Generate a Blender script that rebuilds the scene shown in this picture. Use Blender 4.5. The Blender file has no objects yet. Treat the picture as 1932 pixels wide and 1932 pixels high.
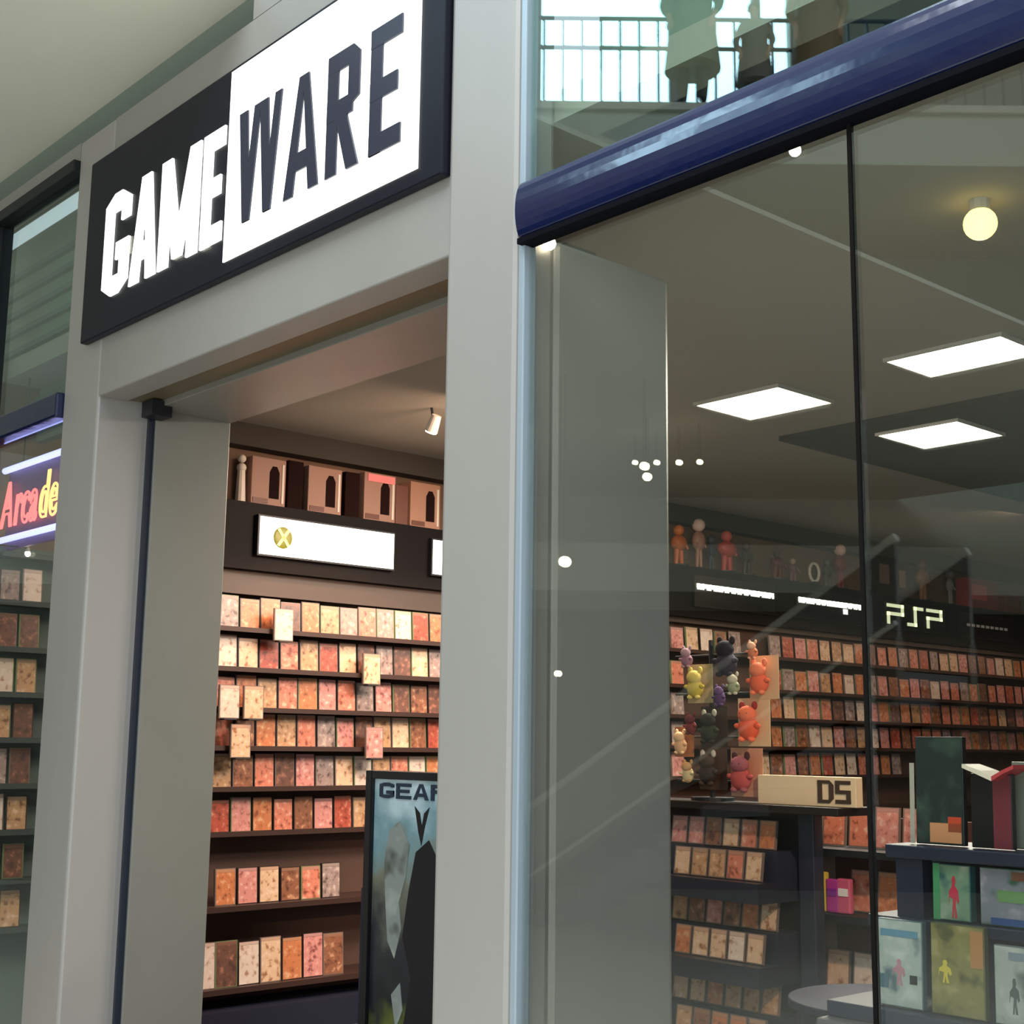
import bpy, bmesh, math, random
from mathutils import Vector, Matrix

random.seed(7)
D = bpy.data
SC = bpy.context.scene
COL = SC.collection

# ---------------------------------------------------------------- camera, world, light, exposure
FPX, YAW, PITCH, ROLL = 2584.967, 0.8399304, 0.16865459, 0.01267629
CAM = Vector((0.0, 0.0, 1.6))
fw = Vector((-math.sin(YAW) * math.cos(PITCH), math.cos(YAW) * math.cos(PITCH), math.sin(PITCH)))
r0 = fw.cross(Vector((0, 0, 1))).normalized()
u0 = r0.cross(fw)
rt = r0 * math.cos(ROLL) + u0 * math.sin(ROLL)
up = -r0 * math.sin(ROLL) + u0 * math.cos(ROLL)
cd = D.cameras.new('camera')
cd.sensor_width = 36.0
cd.sensor_fit = 'HORIZONTAL'
cd.lens = FPX / 1932 * 36.0
cd.clip_start = 0.05
cam = D.objects.new('camera', cd)
COL.objects.link(cam)
m = Matrix((rt, up, -fw)).transposed().to_4x4()
m.translation = CAM
cam.matrix_world = m
SC.camera = cam

SC.view_settings.view_transform = 'Standard'
SC.view_settings.look = 'None'
SC.view_settings.gamma = 1.0
SC.view_settings.use_curve_mapping = False
SC.view_settings.exposure = 0.0

w = D.worlds.new('world')
SC.world = w
w.use_nodes = True
bg = w.node_tree.nodes['Background']
bg.inputs[0].default_value = (0.62, 0.72, 0.78, 1)
bg.inputs[1].default_value = 0.95


def area(name, loc, target, sx, sy, energy, color):
    l = D.lights.new(name, 'AREA')
    l.shape = 'RECTANGLE'
    l.size, l.size_y = sx, sy
    l.energy = energy
    l.color = color
    o = D.objects.new(name, l)
    COL.objects.link(o)
    o.location = loc
    o.rotation_euler = (Vector(target) - Vector(loc)).to_track_quat('-Z', 'Y').to_euler()
    return o


area('mall_skylight', (-1.5, -2.5, 11.5), (-2.5, 0.5, 3), 9, 7, 1250, (0.86, 0.94, 1.0))
area('mall_soffit_fill', (3.5, -7.0, 3.0), (-5.5, 2.0, 4.0), 6, 4.5, 330, (0.90, 0.95, 1.0))  # unseen panel added to brighten the soffit from below


# ---------------------------------------------------------------- helpers
def ray(px, py):
    return fw + rt * ((px - 966) / FPX) - up * ((py - 966) / FPX)


def onY(px, py, Y):
    d = ray(px, py)
    return CAM + d * (Y / d.y)


def onX(px, py, X):
    d = ray(px, py)
    return CAM + d * (X / d.x)


def toPx(P):
    v = Vector(P) - CAM
    z = v.dot(fw)
    if z < 0.05:
        return (-9999, -9999, z)
    return (966 + FPX * v.dot(rt) / z, 966 - FPX * v.dot(up) / z, z)


def lin(c):
    return tuple((x / 255 / 12.92) if x / 255 <= 0.04045 else ((x / 255 + 0.055) / 1.055) ** 2.4 for x in c) + (1.0,)


MATS = {}


def mat(name, color, rough=0.5, metal=0.0, emit=0.0, spec=0.5, noise=0.0, nscale=8.0, stretch=None, bump=0.0, ecolor=None):
    if name in MATS:
        return MATS[name]
    mm = D.materials.new(name)
    mm.use_nodes = True
    nt = mm.node_tree
    b = nt.nodes['Principled BSDF']
    b.inputs['Base Color'].default_value = lin(color)
    b.inputs['Roughness'].default_value = rough
    b.inputs['Metallic'].default_value = metal
    b.inputs['Specular IOR Level'].default_value = spec
    if emit:
        b.inputs['Emission Color'].default_value = lin(ecolor or color)
        b.inputs['Emission Strength'].default_value = emit
    if noise or bump:
        tc = nt.nodes.new('ShaderNodeTexCoord')
        mp = nt.nodes.new('ShaderNodeMapping')
        if stretch:
            mp.inputs['Scale'].default_value = stretch
        ns = nt.nodes.new('ShaderNodeTexNoise')
        ns.inputs['Scale'].default_value = nscale
        ns.inputs['Detail'].default_value = 4
        nt.links.new(tc.outputs['Object'], mp.inputs[0])
        nt.links.new(mp.outputs[0], ns.inputs['Vector'])
        if noise:
            mx = nt.nodes.new('ShaderNodeMix')
            mx.data_type = 'RGBA'
            mx.inputs[6].default_value = lin(tuple(max(0, c * (1 - noise)) for c in color))
            mx.inputs[7].default_value = lin(tuple(min(255, c * (1 + noise)) for c in color))
            nt.links.new(ns.outputs[0], mx.inputs[0])
            nt.links.new(mx.outputs[2], b.inputs['Base Color'])
        if bump:
            bp = nt.nodes.new('ShaderNodeBump')
            bp.inputs['Strength'].default_value = bump
            bp.inputs['Distance'].default_value = 0.01
            nt.links.new(ns.outputs[0], bp.inputs['Height'])
            nt.links.new(bp.outputs[0], b.inputs['Normal'])
    MATS[name] = mm
    return mm


def glass(name, tint, f0=0.05, haze=0.0):
    if name in MATS:
        return MATS[name]
    mm = D.materials.new(name)
    mm.use_nodes = True
    nt = mm.node_tree
    for n in list(nt.nodes):
        nt.nodes.remove(n)
    out = nt.nodes.new('ShaderNodeOutputMaterial')
    tr = nt.nodes.new('ShaderNodeBsdfTransparent')
    tr.inputs[0].default_value = tint + (1,)
    gl = nt.nodes.new('ShaderNodeBsdfGlossy')
    gl.inputs['Roughness'].default_value = 0.0
    gl.inputs['Color'].default_value = (0.94, 1.0, 0.98, 1)
    lw = nt.nodes.new('ShaderNodeLayerWeight')
    lw.inputs[0].default_value = 0.5
    pw = nt.nodes.new('ShaderNodeMath')
    pw.operation = 'POWER'
    pw.inputs[1].default_value = 5
    ml = nt.nodes.new('ShaderNodeMath')
    ml.operation = 'MULTIPLY_ADD'
    ml.inputs[1].default_value = 1 - f0
    ml.inputs[2].default_value = f0
    mix = nt.nodes.new('ShaderNodeMixShader')
    nt.links.new(lw.outputs['Facing'], pw.inputs[0])
    nt.links.new(pw.outputs[0], ml.inputs[0])
    nt.links.new(ml.outputs[0], mix.inputs[0])
    nt.links.new(tr.outputs[0], mix.inputs[1])
    nt.links.new(gl.outputs[0], mix.inputs[2])
    nt.links.new(mix.outputs[0], out.inputs[0])
    MATS[name] = mm
    return mm


def cover(name, main, second, light, scale=26.0, rough=0.35):
    """printed artwork: blotches of three colours, different on every copy"""
    if name in MATS:
        return MATS[name]
    mm = D.materials.new(name)
    mm.use_nodes = True
    nt = mm.node_tree
    b = nt.nodes['Principled BSDF']
    b.inputs['Roughness'].default_value = rough
    tc = nt.nodes.new('ShaderNodeTexCoord')
    oi = nt.nodes.new('ShaderNodeObjectInfo')
    ad = nt.nodes.new('ShaderNodeVectorMath')
    ad.operation = 'ADD'
    sc = nt.nodes.new('ShaderNodeVectorMath')
    sc.operation = 'SCALE'
    sc.inputs['Scale'].default_value = 37.0
    cx = nt.nodes.new('ShaderNodeCombineXYZ')
    for i in range(3):
        nt.links.new(oi.outputs['Random'], cx.inputs[i])
    nt.links.new(cx.outputs[0], sc.inputs[0])
    nt.links.new(tc.outputs['Object'], ad.inputs[0])
    nt.links.new(sc.outputs[0], ad.inputs[1])
    ns = nt.nodes.new('ShaderNodeTexNoise')
    ns.inputs['Scale'].default_value = scale
    ns.inputs['Detail'].default_value = 2
    nt.links.new(ad.outputs[0], ns.inputs['Vector'])
    cr = nt.nodes.new('ShaderNodeValToRGB')
    e = cr.color_ramp.elements
    e[0].position, e[0].color = 0.30, lin(second)
    e[1].position, e[1].color = 0.74, lin(light)
    for p in (0.45, 0.56):
        k = e.new(p)
        k.color = lin(main)
    nt.links.new(ns.outputs[0], cr.inputs[0])
    nt.links.new(cr.outputs[0], b.inputs['Base Color'])
    MATS[name] = mm
    return mm


class MB:
    """collects shapes (world coordinates) into one mesh"""

    def __init__(s):
        s.bm = bmesh.new()

    def _m(s, faces, mi):
        for f in faces:
            f.material_index = mi

    def box(s, x0, x1, y0, y1, z0, z1, mi=0):
        v = [s.bm.verts.new((x, y, z)) for x in (x0, x1) for y in (y0, y1) for z in (z0, z1)]
        F = [(0, 1, 3, 2), (4, 6, 7, 5), (0, 4, 5, 1), (2, 3, 7, 6), (0, 2, 6, 4), (1, 5, 7, 3)]
        s._m([s.bm.faces.new([v[i] for i in f]) for f in F], mi)
        return s

    def prism(s, pts, axis, a0, a1, mi=0):
        """polygon pts in the other two axes, extruded along axis"""
        def P(p, a):
            if axis == 'y':
                return (p[0], a, p[1])
            if axis == 'x':
                return (a, p[0], p[1])
            return (p[0], p[1], a)
        A = [s.bm.verts.new(P(p, a0)) for p in pts]
        B = [s.bm.verts.new(P(p, a1)) for p in pts]
        n = len(pts)
        fs = [s.bm.faces.new(A), s.bm.faces.new(B[::-1])]
        for i in range(n):
            fs.append(s.bm.faces.new((A[i], B[i], B[(i + 1) % n], A[(i + 1) % n])))
        s._m(fs, mi)
        return s

    def tube(s, a, b, r, mi=0, r2=None, seg=10):
        a, b = Vector(a), Vector(b)
        d = b - a
        q = d.to_track_quat('Z', 'Y').to_matrix().to_4x4()
        q.translation = (a + b) / 2
        g = bmesh.ops.create_cone(s.bm, cap_ends=True, segments=seg, radius1=r, radius2=r if r2 is None else r2, depth=d.length, matrix=q)
        s._m({f for v in g['verts'] for f in v.link_faces}, mi)
        return s

    def ball(s, c, r, mi=0, sc=(1, 1, 1), sub=2):
        M = Matrix.Translation(c) @ Matrix.Diagonal((sc[0], sc[1], sc[2], 1))
        g = bmesh.ops.create_icosphere(s.bm, subdivisions=sub, radius=r, matrix=M)
        fs = {f for v in g['verts'] for f in v.link_faces}
        s._m(fs, mi)
        for f in fs:
            f.smooth = True
        return s

    def obj(s, name, mats, parent=None, bevel=0.0, origin=None):
        bmesh.ops.recalc_face_normals(s.bm, faces=s.bm.faces[:])
        me = D.meshes.new(name)
        if parent is None:
            if origin is None:
                xs = [v.co for v in s.bm.verts]
                origin = Vector(((min(v.x for v in xs) + max(v.x for v in xs)) / 2, (min(v.y for v in xs) + max(v.y for v in xs)) / 2, min(v.z for v in xs)))
            off = Vector(origin)
        else:
            off = root_loc(parent)
        for v in s.bm.verts:
            v.co -= off
        s.bm.to_mesh(me)
        s.bm.free()
        for mm in (mats if isinstance(mats, (list, tuple)) else [mats]):
            me.materials.append(mm)
        o = D.objects.new(name, me)
        COL.objects.link(o)
        if parent is None:
            o.location = off
        else:
            o.parent = parent
        if bevel:
            b = o.modifiers.new('bevel', 'BEVEL')
            b.width = bevel
            b.segments = 2
            b.limit_method = 'ANGLE'
        return o


def root_loc(o):
    while o.parent:
        o = o.parent
    return o.location.copy()


def tag(o, label=None, cat=None, group=None, kind=None):
    if label:
        o['label'] = label
    if cat:
        o['category'] = cat
    if group:
        o['group'] = group
    if kind:
        o['kind'] = kind
    return o


def thing(name, label, cat, loc, group=None):
    o = D.objects.new(name, None)
    COL.objects.link(o)
    o.location = loc
    o.empty_display_size = 0.1
    return tag(o, label, cat, group)


def struct(name, mb, mats, bevel=0.0, label=None):
    return tag(mb.obj(name, mats, bevel=bevel), label, None, None, 'structure')


def copy_tree(o, parent=None):
    c = o.copy()
    COL.objects.link(c)
    c.parent = parent
    for ch in list(o.children):
        copy_tree(ch, c)
    return c


ORD = ('zeroth first second third fourth fifth sixth seventh eighth ninth tenth eleventh twelfth thirteenth fourteenth fifteenth '
       'sixteenth seventeenth eighteenth nineteenth').split()


def ordinal(n):
    if n < 20:
        return ORD[n]
    t, u = divmod(n, 10)
    tens = {2: 'twent', 3: 'thirt', 4: 'fort', 5: 'fift'}[t]
    return tens + 'ieth' if u == 0 else tens + 'y-' + ORD[u]


# ---------------------------------------------------------------- materials
M_col = mat('pale_grey_cladding', (176, 172, 166), 0.42, 0.25, noise=0.03, nscale=3, stretch=(1, 1, 0.2))
M_head = mat('grey_header_cladding', (160, 157, 150), 0.5, 0.15, noise=0.03, nscale=3)
M_jamb = mat('grey_jamb_panel', (140, 139, 130), 0.38, 0.2, noise=0.03, nscale=4)
M_dark = mat('near_black', (22, 24, 28), 0.5)
M_seam = mat('dark_blue_seal', (38, 44, 56), 0.5)
M_sof = mat('mall_soffit_paint', (214, 214, 198), 0.9, noise=0.02, nscale=1.5)
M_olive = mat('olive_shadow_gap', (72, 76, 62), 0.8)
M_bronze = mat('shutter_housing', (120, 108, 85), 0.5, 0.3)
M_navy = mat('navy_gloss', (2, 18, 66), 0.14, 0.0, spec=0.9, nscale=3.0, bump=0.5)
M_navydk = mat('navy_edge', (5, 6, 14), 0.8, spec=0.1)
M_alu = mat('brushed_blue_grey_metal', (172, 186, 196), 0.35, 0.3)
M_fl = mat('mall_floor_tile', (214, 208, 196), 0.3, noise=0.04, nscale=2)
M_carpet = mat('dark_carpet', (44, 46, 58), 0.95, noise=0.15, nscale=60)
M_ceil = mat('shop_ceiling_paint', (166, 160, 144), 0.95)
M_ceild = mat('dark_ceiling_paint', (44, 36, 34), 0.9)
M_wallin = mat('brown_slatwall', (112, 86, 66), 0.7, noise=0.1, nscale=6)
M_back = mat('shelf_back_brown', (84, 58, 46), 0.7)
M_shelf = mat('dark_brown_shelf', (58, 36, 28), 0.5)
M_canopy = mat('black_canopy', (20, 15, 14), 0.6, spec=0.15)
M_glass = glass('window_glass', (0.97, 0.985, 0.965), 0.07)
M_glass2 = glass('transom_glass', (0.9, 0.97, 0.95), 0.09)
M_green = mat('grey_green_backing', (128, 138, 122), 0.9)

# ---------------------------------------------------------------- structure: shopfront
struct('floor', MB().box(-24, 6, -16, 2.6, -0.1, 0.0), M_fl)
struct('floor', MB().box(-7.4, 3.0, 2.6, 14.7, -0.1, 0.0), M_carpet)
struct('wall_left', MB().box(-7.4, -7.2, 2.7, 14.7, 0, 3.5), M_wallin)
struct('wall_back', MB().box(-7.4, 3.0, 14.5, 14.7, 0, 3.5), M_wallin)
struct('wall_right', MB().box(2.8, 3.0, 2.7, 14.7, 0, 3.5), M_wallin)
# shop ceiling with a dark sunken field
cb = MB()
cb.box(-7.4, 3.0, 2.74, 6.73, 3.5, 3.6).box(-7.4, -5.05, 6.73, 14.7, 3.5, 3.6).box(-5.05, 3.0, 9.7, 14.7, 3.5, 3.6)
struct('ceiling', cb, M_ceil)
struct('ceiling', MB().box(-5.05, 3.0, 6.73, 9.7, 3.47, 3.6), M_ceild, label='dark field of the shop ceiling')
# columns beside the doorway
struct('pillar', MB().box(-6.06, -5.69, 2.6, 3.26, 0, 4.45), M_col, 0.012, label='left column of the doorway')
struct('pillar', MB().box(-3.21, -2.875, 2.585, 2.74, 0, 6.0).box(-3.21, -2.875, 2.74, 3.26, 0, 3.12), M_col, 0.02, label='right column of the doorway')
# jamb lining with a dark vertical groove
jb = MB().box(-5.69, -5.66, 2.875, 3.26, 0, 3.12)
struct('trim_1', jb, M_jamb, 0.004, label='inner jamb panel')
struct('trim_2', MB().box(-5.69, -5.672, 2.845, 2.875, 0, 3.12), M_seam, label='dark shutter groove in the jamb')
# header
struct('wall_front', MB().box(-5.69, -3.21, 2.6, 2.74, 3.12, 4.45), M_head, 0.006, label='grey header above the doorway')
struct('trim_3', MB().box(-5.69, -3.21, 2.74, 2.86, 3.128, 3.3), M_bronze, label='shutter slot in the door soffit')
struct('trim_4', MB().box(-5.66, -3.21, 2.86, 3.26, 3.10, 3.3), M_jamb, 0.004, label='inner soffit panel of the doorway')
struct('trim_5', MB().box(-5.66, -5.56, 2.8, 2.9, 3.05, 3.12), M_dark, label='shutter guide bracket at the corner')
# left window: light strip, dark frame, glass, navy band
struct('trim_6', MB().box(-7.4, -6.06, 2.6, 2.74, 4.36, 4.45), M_head)
wf = MB().box(-7.10, -7.035, 2.56, 2.68, 0, 4.36).box(-7.035, -6.06, 2.57, 2.66, 4.30, 4.36)
struct('window_1', wf, M_dark, 0.004, label='dark frame of the left window')
struct('window_2', MB().box(-7.035, -6.06, 2.62, 2.632, 3.2, 4.30), M_glass2, label='upper glass of the left window')
struct('window_3', MB().box(-7.035, -6.06, 2.62, 2.632, 0.1, 3.08), M_glass, label='lower glass of the left window')
struct('trim_7', MB().box(-7.035, -6.06, 2.565, 2.65, 3.085, 3.205), M_navy, 0.01, label='navy band across the left window')
bl = MB()
bl.box(-8.2, -6.06, 2.95, 3.0, 3.2, 4.45, 0)
for i in range(9):
    z = 3.3 + i * 0.115
    bl.box(-8.2, -6.06, 2.92, 2.95, z, z + 0.03, 1)  # slats imitate the lines reflected in the upper glass
struct('trim_8', bl, [M_green, mat('mirrored_line_slat', (96, 112, 98), 0.8)], label='grey green backing with slats imitating lines mirrored in the upper glass')
# reveal and mall soffit
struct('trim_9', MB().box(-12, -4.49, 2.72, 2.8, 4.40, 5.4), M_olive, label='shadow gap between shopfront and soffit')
struct('ceiling', MB().box(-14, -4.52, -9, 2.6, 4.56, 4.59), M_sof, label='plain mall soffit')
struct('wall_front', MB().box(-4.49, -3.21, 2.6, 2.9, 4.45, 6.0), M_head)
# right window
struct('trim_10', MB().box(-2.875, -2.85, 2.59, 2.64, 0, 6.0), M_alu, 0.004, label='slim metal window post')
struct('window_4', MB().box(-2.845, -1.742, 2.61, 2.622, 0.1, 3.07), M_glass, label='window pane beside the right column')
struct('window_5', MB().box(-1.730, 1.4, 2.61, 2.622, 0.1, 3.07), M_glass, label='large window pane')
struct('trim_11', MB().box(-1.742, -1.732, 2.607, 2.622, 0.0, 3.07), mat('glass_edge', (26, 24, 22), 0.9, spec=0.05), label='dark joint between panes')
struct('window_6', MB().box(-2.845, 1.4, 2.61, 2.622, 3.25, 6.0), M_glass2, label='transom glass above the navy band')
band = MB()
prof = [(2.61, 3.07)] + [(2.59 - 0.03 * math.sin(math.pi * k / 12), 3.16 - 0.09 * math.cos(math.pi * k / 12)) for k in range(13)] + [(2.61, 3.25)]
band.prism(prof, 'x', -2.86, 1.4)
struct('trim_12', band, M_navy, label='glossy navy band')
struct('trim_13', MB().box(-2.86, 1.4, 2.57, 2.625, 3.055, 3.072), M_navydk, label='dark lower lip of the navy band')
struct('wall_front', MB().box(-2.845, 1.4, 2.9, 3.0, 3.5, 6.0), M_green, label='backing behind the transom')
struct('trim_14', MB().box(-2.875, 1.4, 2.56, 2.7, 0, 0.1), M_alu)

# ---------------------------------------------------------------- structure: mall seen in the glass
# the opposite side runs diagonally; build it along direction e with normal nn pointing away from the shop
P0 = Vector((-9.9, -4.1, 0))
e = Vector((0.67, -0.742, 0)).normalized()
nn = Vector((-0.742, -0.67, 0)).normalized()


def quadbox(mb, s0, s1, n0, n1, z0, z1, mi=0):
    pts = [P0 + e * s + nn * n for s, n in ((s0, n0), (s1, n0), (s1, n1), (s0, n1))]
    return mb.prism([(p.x, p.y) for p in pts], 'z', z0, z1, mi)


M_mw = mat('mall_wall_paint', (186, 190, 176), 0.9)
M_slab = mat('gallery_edge_paint', (196, 194, 180), 0.8)
struct('wall_mall', quadbox(MB(), -9, 14, 2.6, 2.8, 0, 3.2), mat('dark_opposite_front', (74, 68, 60), 0.9), label='dim shopfronts opposite, seen reflected')
struct('wall_mall', quadbox(MB(), -9, 14, 2.6, 2.8, 3.2, 8.1), M_mw, label='mall wall opposite the shop, seen reflected')
struct('wall_mall', quadbox(MB(), -9, 14, -0.15, 2.8, 7.6, 8.17), M_mw)
struct('wall_mall', quadbox(MB(), -9, 14, -0.2, 2.8, 8.17, 8.25), M_slab, label='upper gallery slab, seen reflected')
struct('wall_mall', quadbox(MB(), -9, 14, 0.6, 2.8, 3.2, 3.7), M_slab, label='lower gallery slab, seen reflected')
struct('wall_mall', quadbox(quadbox(MB(), -9, -0.15, 0.3, 2.6, 8.25, 14), -0.15, 9, 2.4, 2.6, 13, 14), M_mw)
struct('wall_mall', quadbox(MB(), 3.05, 12, 2.2, 2.6, 8.25, 13), M_mw)
M_sky = mat('daylit_window', (205, 232, 250), 0.4, emit=11.0, ecolor=(190, 226, 246))
struct('window_7', quadbox(MB(), -0.05, 3.05, 2.5, 2.55, 8.27, 13.0), M_sky, label='bright gallery window, seen reflected')
mu = MB()
for s_ in (1.55, 2.6):
    quadbox(mu, s_, s_ + 0.1, 2.35, 2.5, 8.25, 13.0)
quadbox(mu, -0.05, 3.05, 2.35, 2.5, 11.62, 11.7)
struct('window_8', mu, mat('mullion', (90, 104, 112), 0.5))

# ---------------------------------------------------------------- mall things (reflected)
def gpt(s, n, z):
    p = P0 + e * s + nn * n
    return Vector((p.x, p.y, z))


M_rail = mat('dark_railing_metal', (70, 86, 98), 0.5, 0.3)
rail = thing('gallery_railing', 'dark metal gallery railing before the bright window, mirrored in the transom glass', 'railing', gpt(3, 0.9, 8.25))
b = MB()
for z in (8.33, 9.2, 9.55):
    b.tube(gpt(-0.1, 0.45, z), gpt(6.4, 0.45, z), 0.024)
b.obj('rail', M_rail, rail)
for i in range(30):
    b = MB()
    b.tube(gpt(-0.05 + i * 0.21, 0.45, 8.25), gpt(-0.05 + i * 0.21, 0.45, 9.55), 0.014, seg=6)
    b.obj('baluster', M_rail, rail)


def glyph(mb, ch, x0, x1, z0, z1, y0, y1, t=None, axis='y', tv=None, mi=0, flip=False):
    """block letter between x0..x1 and z0..z1; t = horizontal stroke width, tv = vertical thickness of bars"""
    W, H = x1 - x0, z1 - z0
    t = t or W * 0.3
    tv = tv or t
    a, h = t / W, tv / H

    k = [0]

    def poly(pts):
        k[0] += 1
        mb.prism([(x0 + p[0] * W, z0 + p[1] * H) for p in pts], axis, y0 - 0.0003 * k[0], y1, mi)

    def rect(u0, u1, v0, v1):
        poly([(u0, v0), (u1, v0), (u1, v1), (u0, v1)])
    c = 0.1
    if ch == 'G':
        poly([(0, c), (a, c + 0.03), (a, 1 - c - 0.03), (0, 1 - c)])
        poly([(0, c), (0.35, 0), (0.65, 0), (1, c), (1 - a, h + 0.02), (a, h + 0.02)])
        poly([(0, 1 - c), (a, 1 - h - 0.02), (1 - a, 1 - h - 0.02), (1, 1 - c), (0.65, 1), (0.35, 1)])
        rect(1 - a, 1, 0.7, 1 - c)
        rect(1 - a, 1, c, 0.5)
        rect(0.5, 1, 0.5 - h, 0.5)
    elif ch == 'A':
        poly([(0, 0), (a, 0), (0.5 + a * 0.12, 1), (0.5 - a * 0.5, 1)])
        poly([(1, 0), (1 - a, 0), (0.5 - a * 0.12, 1), (0.5 + a * 0.5, 1)])
        rect(0.2, 0.8, 0.2, 0.2 + h)
    elif ch == 'M':
        rect(0, a, 0, 1)
        rect(1 - a, 1, 0, 1)
        poly([(0, 1), (a, 1), (0.5 + a * 0.45, 0.05), (0.5 - a * 0.45, 0.05)])
        poly([(1, 1), (1 - a, 1), (0.5 - a * 0.45, 0.05), (0.5 + a * 0.45, 0.05)])
    elif ch == 'W':
        for s in (0, 0.5):
            poly([(s * 0.96, 1), (s * 0.96 + a, 1), (s * 0.96 + 0.26 + a * 0.35, 0), (s * 0.96 + 0.26 - a * 0.5, 0)])
            poly([(s * 0.96 + 0.52 - a * 0.1, 1), (s * 0.96 + 0.52 - a * 0.1 - a * 0.75, 1), (s * 0.96 + 0.26 - a * 0.5, 0), (s * 0.96 + 0.26 + a * 0.35, 0)])
    elif ch == 'E':
        rect(0, a, 0, 1)
        for v in (0, 0.5 - h / 2, 1 - h):
            rect(0, 1 if v != 0.5 - h / 2 else 0.88, v, v + h)
    elif ch in 'RP':
        rect(0, a, 0, 1)
        rect(0, 0.8, 1 - h, 1)
        rect(0, 0.8, 0.45, 0.45 + h)
        poly([(1 - a, 0.5), (1, 0.56), (1, 0.92), (0.8, 1), (1 - a, 1 - h)])
        if ch == 'R':
            poly([(0.62, 0.47), (0.62 - a, 0.47), (1 - a, 0), (1.02, 0)])
    elif ch == 'S':
        rect(0, 1, 1 - h, 1)
        rect(0, 1, 0, h)
        rect(0, 1, 0.5 - h / 2, 0.5 + h / 2)
        rect(0, a, 0.5, 1)
        rect(1 - a, 1, 0, 0.5)
    elif ch == 'D':
        rect(0, a, 0, 1)
        rect(0, 0.75, 1 - h, 1)
        rect(0, 0.75, 0, h)
        poly([(1 - a, 0.15), (1, 0.2), (1, 0.8), (0.75, 1), (1 - a, 1 - h), (1 - a, 0.85)])
        poly([(0.75, 0), (1, 0.2), (1 - a, 0.25), (0.7, h)])
    return mb


# ---------------------------------------------------------------- storefront sign
SY = 2.562
sign = thing('storefront_sign', 'wide illuminated black and white shop name sign over the doorway', 'sign', (-4.5, 2.6, 3.385))
M_signblk = mat('sign_black_face', (20, 22, 34), 0.4, spec=0.25, noise=0.12, nscale=30)
M_white = mat('lit_white_acrylic', (255, 255, 248), 0.4, emit=1.35, ecolor=(253, 255, 246))
M_letdk = mat('dark_slate_letter', (46, 48, 66), 0.3)
MB().box(-5.835, -3.212, SY, 2.6, 3.385, 4.255).obj('sign_box', M_signblk, sign, 0.006)
MB().box(-4.56, -3.335, SY - 0.006, SY, 3.44, 4.235).obj('white_panel', M_white, sign)
for ch, xa, xb, t in (('G', -5.63, -5.385, .085), ('A', -5.365, -5.125, .088), ('M', -5.105, -4.775, .088), ('E', -4.75, -4.585, .072)):
    tag(glyph(MB(), ch, xa, xb, 3.54, 4.02, SY - 0.008, SY, t, tv=0.08).obj('letter', M_white, sign), 'glowing white letter ' + ch)
for ch, xa, xb, t in (('W', -4.47, -4.16, .06), ('A', -4.13, -3.905, .062), ('R', -3.86, -3.665, .066), ('E', -3.60, -3.425, .066)):
    tag(glyph(MB(), ch, xa, xb, 3.56, 4.02, SY - 0.012, SY - 0.006, t, tv=0.07).obj('letter', M_letdk, sign), 'dark letter ' + ch)

# ---------------------------------------------------------------- neon sign in the left window
neon = thing('neon_sign', 'red neon word sign with violet bars hanging in the left window', 'sign', (-6.7, 2.76, 2.62))
M_nred = mat('red_neon', (255, 90, 90), 0.4, emit=2.6, ecolor=(255, 100, 100))
M_nor = mat('orange_neon', (255, 190, 110), 0.4, emit=2.2, ecolor=(255, 186, 110))
M_nvio = mat('violet_neon', (190, 190, 255), 0.4, emit=2.6, ecolor=(165, 170, 255))
MB().box(-7.15, -6.30, 2.80, 2.82, 2.58, 3.03).obj('back_panel', mat('purple_panel', (70, 30, 90), 0.5, emit=0.25, ecolor=(90, 20, 110)), neon)
for z in (3.005, 2.63):
    MB().tube((-7.14, 2.77, z), (-6.31, 2.77, z), 0.017).obj('neon_bar', M_nvio, neon)
xx = -7.16
for ch, wd in (('A', 0.17), ('r', 0.09), ('c', 0.105), ('a', 0.115), ('d', 0.12), ('e', 0.12)):
    cu = D.curves.new('letter', 'FONT')
    cu.body = ch
    cu.size = 0.34
    cu.fill_mode = 'NONE'
    cu.bevel_depth = 0.0065
    cu.bevel_resolution = 2
    cu.shear = 0.15
    tmpo = D.objects.new('tmp', cu)
    COL.objects.link(tmpo)
    bpy.context.view_layer.update()
    me = D.meshes.new_from_object(tmpo.evaluated_get(bpy.context.evaluated_depsgraph_get()))
    D.objects.remove(tmpo)
    o = D.objects.new('letter', me)
    COL.objects.link(o)
    o.parent = neon
    o.scale = (0.62, 1.0, 1.0)
    o.rotation_euler = (math.pi / 2, 0, 0)
    o.location = Vector((xx, 2.775, 2.70)) - neon.location
    me.materials.clear()
    me.materials.append(M_nred if ch in 'Arca' else M_nor)
    xx += wd
for x in (-7.0, -6.45):
    MB().tube((x, 2.81, 3.02), (x, 2.81, 3.5), 0.004).obj('hanging_wire', M_dark, neon)

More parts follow.
